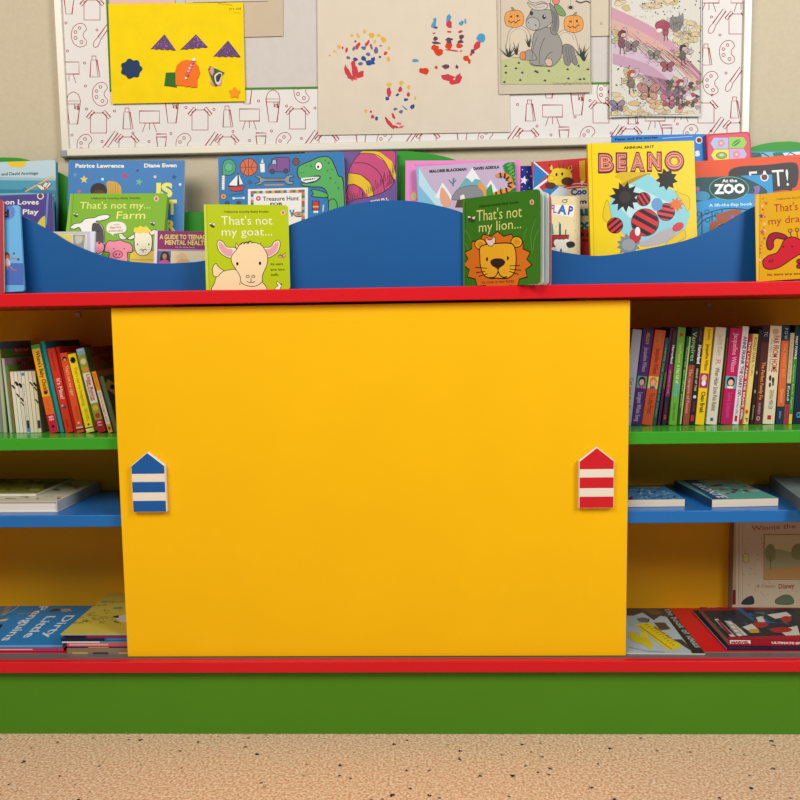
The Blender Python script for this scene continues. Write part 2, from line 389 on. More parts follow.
mots = '''cup 69 2|apron 92 8|palette 79.5 35|brush 101 36|tube 94 66|easel 69 69|palette 100.5 94|bucket 73.5 109|apron 98.5 121|dot 66 23|dot 97 30|dot 67.5 51|dot 84.5 63|dot 85.5 86|dot 86.5 109|dot 114.5 111|dot 72 135|dot 102 141.5
|tube 127 118|easel 149.5 118|bucket 172 108|apron 200 118|tube 227 116|easel 249.5 116|bucket 273 107|apron 297.5 117|cup 147 91|dot 133 133|dot 171 133.5|dot 186 107.5|dot 233 131.5|dot 214 109.5|dot 258.5 101|dot 271.5 131|dot 286.5 106|dot 315 108
|palette 85 146|brush 108 144|apron 127 145|cup 161.5 141|palette 184 145|dot 149 141.5|brush 208 145|apron 227 145|cup 261 140|palette 284 144|dot 249.5 140.5|brush 308 143|apron 327 143|cup 361 138|palette 385 142|dot 301.5 138.5
|palette 302 91|cup 247 92|brush 409 141|apron 428 141|cup 462 136|palette 486 140|brush 510 139|apron 527 139|cup 564 134|palette 588 138|dot 551 135|dot 537 126|tube 529.5 110|easel 552.5 112|bucket 577.5 100|apron 601 111|dot 517.5 104.5|dot 575 117|dot 590 100.5|dot 609 92|dot 611 133|cup 549 86|palette 605 92
|brush 612 138|apron 630 137|cup 667 132|palette 691 136|dot 637.5 123|dot 677.5 124|dot 711 131|easel 655 116|tube 632 113|easel 681 108|apron 706 111|brush 714 130|apron 735 131|palette 727.5 52|brush 716 22|apron 737 22|tube 706 54|palette 711 83|brush 733 80|tube 734.5 107|easel 709 -2|dot 711.5 17|dot 720 35|dot 726 73|dot 712 95|easel 741 -2'''
BW = mat('e9e6e2', .6)
def strip(px, name='border_strip'):
    mb = MB(); pts = [at(x, y, YN) for x, y in px]; pts = [(p.x, p.z) for p in pts][::-1]
    mb.prism(pts, YN-.0012, YN, BW)
    a = Art(mb, I4, (0, YN-.0012, 0), (1, 0, 0), (0, 0, 1), (0, -1, 0), pts, rough=.6, step=.00001)
    xs = [p[0] for p in px]; ys = [p[1] for p in px]
    for q in mots.replace('\n', '').split('|'):
        k, x, y = q.split(); x, y = float(x), float(y)
        if min(xs)-14 < x < max(xs)+14 and min(ys)-18 < y < max(ys)+18: motif(a, k, x, y)
    mb.build(name, nb)
strip([(60.5, -30), (105.5, -30), (110.5, 91), (110.5, 149.7), (68.5, 150.5)])
strip([(110.5, 91.4), (743, 81.6), (741, 136), (110.5, 149.7)])
strip([(702.5, -30), (742.5, -30), (742.5, 81.6), (702.5, 82.2)])
mb = MB()
for q in ([(105, -30), (107.2, -30), (112, 91), (110, 91)], [(110, 90), (703, 80.8), (703, 83), (110, 92.2)], [(699, -30), (701, -30), (701, 83), (699, 83)]):
    pts = [at(x, y, YN) for x, y in q]; mb.prism([(p.x, p.z) for p in pts][::-1], YN-.0018, YN-.0012, mat('4e8a2e', .6))
o = mb.build('border_edging', nb); o['label'] = 'thin green edging line'

# ------------------------------------------------------------ children's pictures pinned to the board
def sheet(px, off, col, name, label, cat='drawing', group=None, noise=.02, parts=False):
    pts = [at(x, y, YN-off) for x, y in px]; cx = sum(p.x for p in pts)/len(pts); cz = sum(p.z for p in pts)/len(pts)
    O = VEC((cx, YN-off, cz)); M = Matrix.Translation(O); pts = [(p.x-cx, p.z-cz) for p in pts][::-1]
    mb = MB(); mb.prism(pts, 0, .0004, mat(col, .75, noise, 25))
    a = Art(mb, M, (0, 0, 0), (1, 0, 0), (0, 0, 1), (0, -1, 0), pts, rough=.75, step=.00001)
    a.fin = lambda: (mb.build(name, root or None, None if root else M), root)[0]
    root = empty(name, M, label, cat, group) if parts else None
    def fin():
        if parts: mb.build('paper', root); return root
        o = mb.build(name, None, M); return tag(o, label, cat, group)
    a.fin = fin; a.M = M; a.root = root; return a
# plain sheets behind
a = sheet([(108, -26), (175, -26), (175, 4.5), (110, 4.5)], .0024, 'e9c3b4', 'pink_paper', 'pale pink paper pinned above the yellow collage, only its lower edge in view', 'paper'); a.fin()
a = sheet([(225, -40), (283, -40), (283, 36), (226, 37.5)], .0026, 'cdbda2', 'beige_paper', 'blank beige paper pinned behind the right edge of the yellow collage', 'paper'); a.fin()
a = sheet([(185, -40), (268, -41), (268, 1.2), (186, 3)], .0036, 'd8cdbb', 'white_paper', 'off-white paper with thin dark edge line pinned above the yellow collage', 'paper')
a.view(230, 0, 8).s('5d5348', 2.5, '-300 20 295 8 295 -60').t('5d5348', 'by Jamie', 208, 20, 290, 17, 6); a.fin()
a = sheet([(586, -40), (640, -41), (640, 34.5), (591, 36.3)], .0030, 'd6c9b2', 'cream_paper', 'small cream paper pinned between the donkey and fairy colouring pages', 'paper')
a.view(490, 0, 6.4).e('a8a095', 712, 150, 8, 10).e('c9bfae', 712, 148, 4, 5); a.fin()
# yellow collage
a = sheet([(108.2, 4), (243.2, 2.5), (245.3, 101.2), (111.8, 103.8)], .006, 'f8d800', 'yellow_collage', 'yellow paper collage with purple glitter triangles and a blue flower shape', 'picture', noise=.04, parts=True)
a.view(100, 0, 5.333).t('6b5a20', 'Jenny Rose', 628, 22, 705, 30, 7).t('6b5a20', 'yrs old', 688, 52, 752, 52, 12).s('6b5a20', 1.5, '712 68 750 70')
a.fin()
def stick(name, label, pts, col, rough=.6, sm=0, th=.0016, z=0, art=None, noise=0, ns=200):
    q = num(pts)
    if sm: q = spl(q)
    P = [a.uv(p) for p in q]
    if sum(P[i][0]*P[(i+1) % len(P)][1]-P[(i+1) % len(P)][0]*P[i][1] for i in range(len(P))) < 0: P = P[::-1]
    mb = MB(); mb.prism(P, -th-z, -.0001-z, mat(col, rough, noise, ns))
    if art:
        b = Art(mb, a.M, (0, -th-z, 0), (1, 0, 0), (0, 0, 1), (0, -1, 0), None, rough=.4, step=.00001); b.vw = a.vw; art(b)
    o = mb.build(name, a.root); o['label'] = label
def wob(pts, n=9, amp=2.5):     # wavy cut along a straight base
    p = num(pts); o = [p[0]]
    (x0, y0), (x1, y1) = p[-2], p[-1]
    o += p[1:-1]+[(x0+(x1-x0)*i/n, y0+(y1-y0)*i/n+(amp if i % 2 else -amp)) for i in range(1, n)]+[p[-1]]
    return o
def glit(b):
    random.seed(5)
    pass
for pts in ('272 262 345 184 404 268', '430 266 513 184 576 252', '606 302 684 217 751 304'):
    p = num(pts); q = [p[1], p[2]]+[p[0]]; 
    def gl(b, p=p):
        for i in range(90):
            u, v = random.random(), random.random()
            if u+v > 1: u, v = 1-u, 1-v
            x = p[1][0]+(p[0][0]-p[1][0])*u*.92+(p[2][0]-p[1][0])*v*.92; y = p[1][1]+6+(p[0][1]-p[1][1])*u*.88+(p[2][1]-p[1][1])*v*.88
            b.e(random.choice(['a377b0', '7d4a8f', 'c8a6cf', '4c2860', '5a3070', '8d5a9c']), x, y, random.uniform(1.2, 2.4), n=5)
    stick('glitter_triangle', 'purple glitter triangle with a wavy base', wob([p[1], p[2], p[0]]), '633a74', .5, art=gl)
fl = [(168+(54+5*math.cos(7*t))*math.cos(t), 367+(50+5*math.cos(7*t))*math.sin(t)) for t in [i*2*math.pi/42 for i in range(42)]]
stick('flower_cutout', 'navy blue wavy flower shape', fl, '1d3a63')
stick('orange_cutout', 'orange foam circle with a foot', '403 385 412 350 435 328 465 320 500 328 525 352 533 388 526 412 519 425 519 468 505 465 490 468 478 460 462 466 450 458 430 458 405 455', 'f4761c', z=.0006, sm=0)
stick('green_cutout', 'dark green square sticker', '352 388 411 386 410 468 343 458', '2c6e22', th=.0008)
a.view(100, 0, 5.333)
for i, (x, y, c) in enumerate(((503, 321, 'dfe6e6'), (494, 337, 'd8355a'), (489, 352, 'e98fb8'), (481, 367, 'f2a9c8'), (474, 383, 'e98fb8'), (468, 402, 'c81e2c'), (461, 419, 'e6d9b0'))):
    r = 9 if i in (0, 5) else 7
    stick('gem', 'shiny stick-on gem', [(x+r*math.cos(t*math.pi/4), y+r*math.sin(t*math.pi/4)) for t in range(8)], c, .15, th=.004, z=.0006)
def mouth(b):
    b.p('e58db0', '590 355 606 360 608 385 598 405 583 380').p('e58db0', '585 430 600 440 612 458 592 450').p('e58db0', '628 432 648 436 645 455 626 458').p('f1d5dc', '612 400 636 386 652 396 640 440 622 448 612 425', 1).p('2a2030', '620 405 638 392 648 398 636 432 624 438 618 420', 1)
stick('pink_cutout', 'green and pink creature sticker with open mouth', '588 352 606 362 630 372 664 388 650 410 642 455 615 462 600 435 590 410 578 372', '3a6a2c', art=mouth)
stick('flower_sticker', 'small orange flower sticker', [(719+(26+6*math.cos(5*t+1.5))*math.cos(t), 496+(26+6*math.cos(5*t+1.5))*math.sin(t)) for t in [i*2*math.pi/30 for i in range(30)]], 'f79a12')

# handprint paper
a = sheet([(317, -40), (506, -42), (510.5, 132), (318.3, 135)], .0042, 'dfd3c0', 'handprint_painting', 'large cream paper with painted handprints in red, blue and yellow', 'painting')
Y1, Y2, RD, BL, PK, NV, LB, OR, PR = 'e3b23a', 'd8bd55', 'cc3f4b', '2f5197', 'd9707c', '5f7098', '4c9cc8', 'd5431f', '6a4458'
a.view(315, 20, 6.664)
def blobs(a, s, jit=.22):
    for q in s.replace('\n', '').split('|'):
        c, x, y, rx, ry, ro = q.split(); x, y, rx, ry, ro = map(float, (x, y, rx, ry, ro)); ro = math.radians(ro); n = 11; P = []
        for i in range(n):
            t = 2*math.pi*i/n; k = 1+random.uniform(-jit, jit); u, v = rx*k*math.cos(t), ry*k*math.sin(t)
            P.append((x+u*math.cos(ro)-v*math.sin(ro), y+u*math.sin(ro)+v*math.cos(ro)))
        a.p(globals()[c], P, 1)
blobs(a, '''Y2 330 78 10 15 0|Y2 245 104 10 9 0|Y2 286 105 9 18 -30|Y1 378 103 20 17 0|Y2 425 102 14 10 0|Y1 455 132 20 14 45|Y1 493 187 9 12 0|Y1 160 178 11 15 -30|Y2 130 210 10 8 0|Y1 97 236 8 6 0
|Y2 398 145 8 14 30|OR 470 222 10 14 20|Y1 490 262 12 15 -10|RD 350 155 10 22 35|RD 285 172 12 26 30|RD 268 142 8 8 0|RD 375 182 8 18 -20|NV 325 188 17 13 0|NV 405 203 15 20 0|NV 355 228 15 13 0|NV 260 190 10 14 20|NV 372 168 8 8 0
|RD 210 203 8 18 15|RD 184 186 6 9 0|NV 223 252 14 10 30|NV 433 246 10 8 0|RD 437 172 10 5 0|BL 325 258 18 14 40|BL 368 282 32 18 0|BL 388 262 14 16 30|BL 267 265 16 14 0|NV 302 290 16 12 0|RD 255 300 14 34 0
|RD 225 360 14 50 -25|RD 205 330 11 30 -5|RD 262 362 12 40 -15|RD 300 365 32 18 -25|PK 255 388 20 14 0|RD 275 335 12 30 -15|RD 245 383 28 10 0
|Y2 492 430 18 13 0|RD 492 482 17 30 0|BL 482 524 12 13 0|Y2 575 420 14 18 15|RD 568 462 14 18 20|BL 550 498 12 9 -30|Y1 625 446 11 14 0|RD 623 495 11 16 0|BL 606 530 15 10 0|Y1 668 520 8 12 0|BL 648 578 13 18 30|NV 600 588 26 4 40|NV 534 594 14 9 0|NV 572 611 13 11 0
|Y1 340 607 9 12 0|RD 372 612 8 8 0|RD 384 645 12 12 0|BL 410 657 11 12 0|RD 522 640 9 22 -20|RD 500 695 12 40 -40|RD 535 712 26 9 20|PK 560 690 16 9 0|PK 575 712 18 8 -20|RD 478 665 8 22 -20''')
a.view(400, 0, 5.716)
blobs(a, '''LB 192 145 14 20 20|LB 200 118 10 16 0|PR 204 158 10 8 0|LB 277 105 13 24 20|RD 280 142 16 22 0|RD 280 182 13 6 0|LB 352 132 12 16 30|LB 373 122 6 16 0|RD 345 182 14 7 -20|LB 460 220 23 26 20|RD 440 262 20 28 25|PR 414 295 12 14 0|OR 380 335 18 16 0|OR 395 352 8 14 0
|RD 195 190 8 5 -30|PR 202 222 14 12 20|PR 205 245 26 8 10|PR 280 225 20 10 0|PR 282 240 14 16 0|OR 280 262 20 17 0|PR 350 212 14 16 20|PR 346 238 18 10 -10|OR 340 262 22 13 0|OR 200 275 20 20 0|OR 225 298 24 20 0|RD 300 288 44 5 8|PK 350 292 8 6 0
|LB 86 345 20 10 0|OR 140 408 27 20 25|OR 207 385 8 10 0|PR 262 380 21 14 0|PR 325 382 9 11 0|RD 275 445 38 19 12|RD 332 450 18 30 25|RD 305 470 22 14 0|OR 405 312 9 7 0''')
a.view(490, 0, 6.4); a.fin()

# donkey colouring page
a = sheet([(496.5, -40), (590, -42), (591.5, 92.2), (499, 94.3)], .0068, 'cfc4ae', 'donkey_colouring_page', 'coloured-in page of a grey donkey with two jack-o-lanterns on green grass', 'drawing')
a.view(490, 0, 6.4); D = '3f3a38'
a.p('d3c8b4', '68 -200 640 -200 645 538 70 540').p('bfc48f', '70 385 180 360 400 350 560 360 640 380 645 538 70 540').s(D, 2, '68 -200 70 540 645 538 640 -200')
random.seed(3)
for i in range(70): x = random.uniform(75, 620); y = random.uniform(395, 520); a.s('a9b878', 2.5, [(x, y), (x+14, y-14)])
for (x, y, r) in ((190, 262, 1), (490, 278, .9)):
    a.op('d9cdb6', '8b837a', 4, [(x-78*r, 355), (x-78*r, y-20), (x-60*r, y-70*r), (x-10, y-98*r), (x+40*r, y-80*r), (x+68*r, y-30), (x+75*r, 355)], 1); a.s('8b837a', 2.5, [(x-60*r, 345), (x-64*r, y-20), (x-45*r, y-60*r), (x-8, y-78*r), (x+34*r, y-62*r), (x+52*r, y-20)], 1)
a.op('898784', D, 3, '462 300 490 282 530 300 545 350 560 400 545 418 520 395 505 420 480 410 470 370', 1)
for dx in (0, 16, 32): a.s(D, 2, [(482+dx, 300), (490+dx, 350), (500+dx, 405)])
a.op('9b9994', D, 3.5, '290 200 380 175 440 230 462 290 455 360 430 400 395 425 350 425 262 415 260 360 270 280', 1)
a.op('9b9994', D, 3, '262 320 225 330 198 345 200 375 230 385 300 380', 1).op('dc8a5c', D, 3, '210 330 228 345 226 372 208 385 192 372 192 345', 1)
a.s(D, 3, '350 240 325 300 315 360 318 412', 1).s(D, 3, '400 330 370 350 355 380', 1).op('d6b8a4', D, 3, '372 372 395 385 398 410 382 425 358 412 352 388', 1).s(D, 2.5, '300 240 275 320 268 380', 1)
a.s(D, 3, '262 405 300 420 345 415', 1)
a.op('a3a19c', D, 3.5, '268 60 310 55 345 60 400 70 408 110 385 155 330 185 290 195 250 180 232 150 235 120 250 95', 1)
a.op('b3b0aa', D, 3, '235 130 262 112 300 120 318 150 308 185 275 195 242 178 230 155', 1).e(D, 246, 146, 4).e(D, 292, 160, 5)
a.e(D, 266, 86, 10, 14).e(D, 346, 108, 12, 15).e('fff', 350, 103, 4)
a.op('8d8b88', D, 3, '380 20 420 60 440 120 438 180 420 222 395 215 385 180 400 140 395 90', 1)
for i in range(4): a.s(D, 2, [(395+i*9, 60+i*8), (412+i*6, 120), (400+i*7, 200)])
a.op('cfc6bc', D, 3, '240 15 290 35 330 20 370 35 350 60 300 65 262 50', 1).s(D, 2, '250 25 300 52 350 40').s(D, 2, '270 0 310 30 355 20').op('cfc6bc', D, 3, '250 -30 300 -10 380 -20 380 25 330 10 290 20 250 5', 1)
a.op('7e9e66', D, 3, '412 30 445 35 475 70 485 95 470 104 440 95 422 70', 1).op('e08a76', D, 3, '400 -10 440 -5 442 18 420 30 402 15', 1)
for (x, y, fl_) in ((155, 120, 1), (535, 152, -1)):
    a.op('e8a258', '5a4030', 3, [(x-62, y), (x-52, y-38), (x-20, y-52), (x+20, y-54), (x+50, y-38), (x+62, y), (x+52, y+38), (x+18, y+55), (x-20, y+54), (x-52, y+40)], 1)
    for k in (-30, 0, 30): a.s('b06f30', 2, [(x+k*.6, y-50), (x+k, y), (x+k*.6, y+50)], 1)
    a.op('9d9a6a', '5a4030', 2.5, [(x-10*fl_, y-50), (x-22*fl_, y-75), (x-8*fl_, y-72), (x+8*fl_, y-50)])
    a.p('5a4030', [(x-30, y-15), (x-12, y-22), (x-14, y-4)]).p('5a4030', [(x+12, y-25), (x+32, y-20), (x+18, y-5)]).s('5a4030', 5, [(x-40, y+12), (x-20, y+26), (x-5, y+16), (x+10, y+28), (x+22, y+12), (x+40, y+8)])
G = '38413c'
for (x, y, n_, s_) in ((118, 365, 9, -1), (585, 365, 8, 1), (250, 300, 4, 1), (170, 350, 4, 1), (600, 390, 5, 1), (400, 520, 0, 1)):
    for i in range(n_): k = (i-n_/2)*.22; a.p(G, [(x-7, y), (x+math.sin(k*1.3)*95*(.6+.4*(i % 3)/2), y-90*(.7+.3*(i % 2))*math.cos(k)), (x+7, y+3)])
for (x, y) in ((100, 425), (100, 468), (165, 440), (205, 468), (183, 405), (290, 458), (302, 465), (375, 456), (495, 446), (565, 424), (625, 446), (90, 528), (192, 515), (350, 518), (500, 505), (575, 510), (600, 508)): a.p(G, [(x-10, y), (x-3, y-6), (x+2, y-14), (x+5, y-5), (x+12, y-6), (x+6, y+5)])
a.s(D, 1.5, '516 0 516 38').e(D, 516, 48, 13, 11); [a.s(D, 2, [(516, 48), (516+24*math.cos(t), 48+22*math.sin(t))]) for t in (.3, .9, -.3, -.9, 2.3, 2.9, -2.3, -2.9)]
a.s('55504c', 9, '548 5 580 18 615 8 645 20', 1)
a.t('5a544c', 'ColoringPagesOnly.com', 400, 542, 632, 538, 15); a.fin()

# fairy colouring page
a = sheet([(610.5, -40), (702.5, -40), (701.2, 113.5), (700, 116.5), (640, 116.2), (609.5, 117.5)], .0075, 'dcdad2', 'fairy_colouring_page', 'coloured-in page of winged fairies and butterflies over a pink rainbow', 'drawing')
a.view(600, 0, 6.4); random.seed(11)
a.p('dcd9cf', '70 -250 648 -250 640 735 70 748')
def arc(c, r0, r1):
    g = lambda r: [(-150+ (r)*math.cos(t)*1.1, 760- r*math.sin(t)) for t in [0.12+i*.125 for i in range(11)]]
    a.p(c, g(r0)+g(r1)[::-1])
for pts, c in (('75 45 648 470 648 530 75 120', 'cf9fae'), ('75 120 648 530 640 585 78 200', 'd9b0a6'), ('78 200 640 585 600 600 80 275', 'd3cdc8'), ('80 275 600 600 540 620 80 340', 'd2bccb'), ('80 340 540 620 440 640 80 410', 'c3a0b4')):
    p = num(pts); m1 = ((p[0][0]+p[1][0])/2+30, (p[0][1]+p[1][1])/2-50); m2 = ((p[2][0]+p[3][0])/2+25, (p[2][1]+p[3][1])/2-45); a.p(c, spl([p[0], m1, p[1]], False)+spl([p[2], m2, p[3]], False))
for i in range(46):
    x = 130+i*9; y = 205+i*4+random.uniform(-30, 60); k = random.uniform(.5, 1.2); a.s(random.choice(['8d5a68', '6d6060', 'a98a60', '9a7b80', '7b6a50']), 1.8, [(x, y), (x+70*k, y+52*k), (x+150*k, y+135*k)])
for i in range(26):
    x = 200+i*9; y = 460+i*2; a.s(random.choice(['8d3a5a', '6d5060', 'a05a7a', 'b98a9a']), 2.2, [(x, y), (x+130, y+135)])
for (x0, y0, x1, y1, c) in ((80, -20, 470, 55, 'cfc07e'), (480, 130, 645, 300, 'd5c69a'), (75, 590, 330, 740, 'd8b98a'), (330, 640, 640, 735, 'd9b18a')):
    for i in range(16):
        x = random.uniform(x0, x1); y = random.uniform(y0, y1); a.op(random.choice([c, 'ddcfa8', 'd9c7a2']), '7a7060', 2, [(x+random.uniform(18, 42)*math.cos(t), y+random.uniform(10, 24)*math.sin(t)) for t in [k*math.pi/4 for k in range(8)]], 1)
def wing(c, x, y, L, w, ro, ol='4a4440'): a.e(c, x+L*.5*math.cos(math.radians(ro)), y+L*.5*math.sin(math.radians(ro)), L*.5, w, ro, ol=ol, w=2.5); [a.s(ol, 1.4, [(x, y), (x+L*.85*math.cos(math.radians(ro+q)), y+L*.85*math.sin(math.radians(ro+q)))]) for q in (-9, 0, 9)]
def fairy(x, y, s, body, hair, skin='e4cdbd', lean=0):
    wing('cdbf95', x-8*s, y, 75*s, 22*s, -115+lean); wing('cbb9c2', x+8*s, y, 72*s, 20*s, -60+lean); wing('cfc49b', x-12*s, y+10*s, 55*s, 18*s, 165)
    a.op(body, '4a4440', 3, [(x-16*s, y-5*s), (x+15*s, y-5*s), (x+20*s, y+45*s), (x+5*s, y+62*s), (x-22*s, y+50*s)], 1)
    a.s('6a5a50', 7*s, [(x-8*s, y+50*s), (x-12*s, y+105*s)]).s('6a5a50', 7*s, [(x+8*s, y+50*s), (x+18*s, y+100*s)]).s(skin, 7*s, [(x+12*s, y), (x+45*s, y+14*s), (x+70*s, y)])
    a.e(skin, x+6*s, y-24*s, 18*s, 18*s, ol='4a4440', w=2).p(hair, [(x-26*s, y-10*s), (x-24*s, y-38*s), (x, y-54*s), (x+26*s, y-44*s), (x+22*s, y-32*s), (x, y-30*s), (x-8*s, y-8*s)], 1)
fairy(200, 500, 1.0, '8a7a68', 'b05f4a'); fairy(140, 245, 1.0, '8a5a68', '7a3f3a', lean=-20)
fairy(420, 180, .8, 'b0586c', '3f3a3c', lean=10); fairy(530, 330, .85, '6a6a62', '4b4b48', lean=60); fairy(510, 560, 1.0, '7a6a70', 'a04a58')
a.p('8c8c8a', '452 110 500 104 506 72 516 100 530 80 536 130 516 190 470 205 446 160', 1); [a.s('4a4a4a', 2.2, [(455+i*6, 110+(i*37) % 60), (462+i*6, 140+(i*23) % 50)]) for i in range(13)]; a.e('b0506a', 400, 165, 48, 34, ol='4a4440', w=3).e('ece6dc', 380, 195, 20, 14)
def bfly(x, y, s, c, c2):
    for k in (-1, 1): a.e(c, x+k*26*s, y-18*s, 26*s, 18*s, k*-38, ol='4a3a3a', w=3); a.e(c2, x+k*20*s, y+16*s, 18*s, 14*s, k*38, ol='4a3a3a', w=3)
    a.s('3a3030', 5*s, [(x, y-22*s), (x, y+26*s)])
bfly(312, 590, 1.5, 'b98a80', 'c9a08a'); bfly(200, 300, 1.0, '8a7a80', 'a0908a'); bfly(430, 430, .9, 'a05a62', 'b06a70'); bfly(110, 680, 1.0, '9a8aa2', '8a7a98'); bfly(440, 645, 1.1, 'c07a90', 'b06a80'); bfly(345, 355, .8, '8a8a80', '9a9a8a')
for i in range(46): x, y = random.uniform(430, 630), random.uniform(520, 690); a.op(random.choice(['a8606e', '8a7a88', '6a6a60', 'c79aa0', '5a5a58', '8f8a60']), '4a4440', 2, [(x+random.uniform(8, 18)*math.cos(t), y+random.uniform(8, 18)*math.sin(t)) for t in range(6)], 1)
for i in range(60):
    x, y = random.choice([(random.uniform(190, 640), random.uniform(-5, 110)), (random.uniform(80, 190), random.uniform(420, 560)), (random.uniform(215, 400), random.uniform(500, 680)), (random.uniform(560, 640), random.uniform(310, 400))]); a.e('4a4a50', x, y, 5, n=6)
for i in range(420):
    cx_, cy_, r_ = random.choice([(130, 230, 70), (430, 160, 75), (540, 320, 60), (200, 540, 75), (520, 590, 105), (110, 680, 45), (310, 590, 50), (560, 210, 80), (330, -10, 130), (300, 700, 150), (520, 180, 90), (200, 300, 50), (340, 350, 70)])
    x, y, t = cx_+random.gauss(0, r_*.5), cy_+random.gauss(0, r_*.42), random.uniform(0, 3.14); k = random.uniform(6, 18)
    a.s(random.choice(['4f4a4a', '6a5f5c', '8a7468', '5c4a50']), 1.7, [(x, y), (x+k*math.cos(t), y+k*math.sin(t)), (x+1.6*k*math.cos(t+.6), y+1.6*k*math.sin(t+.6))])
a.s('6a6460', 2, '72 -250 72 740 640 730 646 -250'); a.fin()

# ------------------------------------------------------------ picture books in the trough on top
GR = 'picture books standing on top of the bookcase'
K_ = '1a1714'
def pub(a, x, y, r=14): a.e('f3d9d0', x, y, r, r*1.2).e('d3524a', x, y, r*.55, r*.9)
def ring(a, x, y, r): a.e('f6f1ee', x, y, r).e('5e1d28', x, y, r*.72).e('8a2f35', x, y, r*.45)
def bee(a, x, y, s=1): a.e('efe9c8', x-8*s, y-10*s, 9*s, 6*s, 40, ol=K_, w=2).e('efe9c8', x+8*s, y-8*s, 9*s, 6*s, -40, ol=K_, w=2).e('4a4632', x, y, 13*s, 6*s, 30, ol=K_, w=2)

# --- back row
b = lean((-30, 163), (55.5, 160), .243, 7, .012, cover='4f95b6', spine='24405e', kind='hard', group=GR, label='large seascape picture book with yellow sun and gulls at the far left end')
a = b.art.view(0, 150, 5.333)
a.p('bcd5de', '-200 40 300 55 300 150 -200 150').p('9cc0cf', '-200 140 300 150 300 165 -200 165').p('4b9db6', '-200 160 300 163 300 250 -200 250').p('2f7f9f', '-200 205 300 215 310 320 -200 320').p('1e4c74', '-200 300 310 300 320 700 -200 700')
a.p('ecc63a', '35 52 145 55 140 78 120 92 90 96 60 90 42 76').t('2c4a5c', 'Ronda and David Armitage', -60, 138, 203, 130, 15, .025)
a.s('e8b94c', 7, '135 222 285 138').op('f0e6dc', '6a4a3a', 3, '190 180 225 190 262 170 275 182 250 208 222 215 205 200').op('e8ddd0', '6a4a3a', 3, '225 195 240 170 260 178 244 200').p('c07a3a', '230 196 262 206 240 214').s('2a4a66', 3, '120 212 135 205 145 216').p('8ab8c8', '-100 235 150 228 290 238 290 244 150 236 -100 243')
b.done()
b = lean((68.6, 160.2), (184.5, 160.3), .243, 7, .006, cover='3a7fc1', kind='paper', group=GR, label='tall blue paperback with coloured stars and two author names, behind the farm book')
a = b.art.view(60, 150, 6.154); W = 'f6f3e6'
a.t(W, 'Patrice Lawrence', 95, 108, 395, 108, 23, .035).t(W, 'Diane Ewen', 518, 107, 718, 105, 23, .035)
a.star('efd456', 148, 181, 26).star('c23a6c', 400, 160, 25).star('6fb7a2', 487, 197, 24, .2).star('2f4a78', 703, 166, 18).star('5f9fd0', 93, 153, 16, .3)
for x, y, c, r in ((262, 180, 'dff', 8), (477, 127, '24406e', 7), (585, 165, 'f4c9c9', 9), (739, 212, 'e8eef2', 8), (183, 147, 'a8506e', 5), (118, 255, 'd86a5c', 10), (650, 240, 'cfe', 5)): a.e(c, x, y, r)
a.e('2a1b14', 238, 250, 52, 48).e('5a3826', 240, 275, 40, 30).p('d9a941', '288 200 310 192 345 198 372 220 378 250 370 290 300 290 290 240', 1); [a.s('a8772a', 2, [(300+i*14, 205), (296+i*15, 270)]) for i in range(5)]
Y_ = 'f2ec6a'
a.t(Y_, 'IS', 592, 288, 692, 288, 82, .05).t(Y_, 'T', 660, 393, 720, 391, 82, .05).t(Y_, 'R', 650, 500, 714, 498, 66, .05).t(Y_, 'MUM', 420, 392, 640, 392, 82, .05).e('5fae6a', 640, 320, 14)
b.done()
b = lean((305, 151.8), (397, 151), .2475, 5, .005, cover='6e5396', kind='paper', group=GR, label='purple paperback with a pink and yellow striped shape, behind the blue treasure hunt book')
a = b.art.view(310, 140, 4.706)
a.op('c9497c', K_, 3, '395 50 402 110 400 170 385 215 345 245 290 265 220 278 160 290 178 220 182 150 205 100 240 60 300 48', 1)
a.p('ecc21e', '232 62 300 66 350 100 385 165 402 190 404 165 385 100 330 58 290 50 250 52').p('ecc21e', '182 155 240 165 285 205 300 258 275 268 245 225 205 205 178 212')
a.s(K_, 3, '232 62 300 66 350 100 398 200', 1).s(K_, 3, '205 108 270 112 330 160 352 240', 1).s(K_, 3, '182 155 240 165 285 205 300 262', 1).s(K_, 3, '178 212 215 212 245 240 250 270', 1)
random.seed(2)
for i in range(26): t = i/25; x = 175+t*215; y = 285-t*t*130; a.s(K_, 2, [(x, y), (x+random.uniform(-12, 4), y-random.uniform(18, 42))])
for i in range(10): a.s(K_, 2, [(404-i*2, 120+i*9), (392-i*4, 128+i*10)])
a.t('e9e4f0', "YOU'LL", 285, 300, 372, 284, 14, .04); b.done()
b = lean((405.5, 160.5), (520.5, 160), .2455, 5, .004, cover='ef8fd0', kind='paper', group=GR, label='bright pink picture book edging out behind the pale mountain-cover book')
a = b.art.view(400, 0, 4); [a.s('d96fae', 2, [(60+i*8, 655), (66+i*8, 670)]) for i in range(45)]; a.e('efe08a', 55, 785, 10, 18); b.done()
b = lean((480, 166.5), (545, 165.5), .2515, 4, .004, cover='232f8c', kind='paper', group=GR, label='navy blue picture book with white stars between the pink book and the giraffe book')
a = b.art.view(440, 140, 4.706); a.star('eef2f8', 395, 190, 22, .2); [a.e('c9d4f0', x, y, 3) for x, y in ((388, 140), (410, 150), (420, 225), (396, 240), (428, 170), (386, 220))]; b.done()
b = lean((612, 135.5), (705.5, 133.8), .2515, 4, .008, cover='2d7fd0', kind='paper', group=GR, label='mid-blue picture book with dark writing behind the yellow comic annual')
a = b.art.view(600, 0, 4); a.t('16264a', 'Peter and the stories', 60, 562, 230, 553, 9, .04).t('e8f0fa', 's', 381, 624, 400, 622, 28, .05); ring(a, 396, 561, 14); a.s('c7dcf2', 2, '250 553 370 545'); b.done()
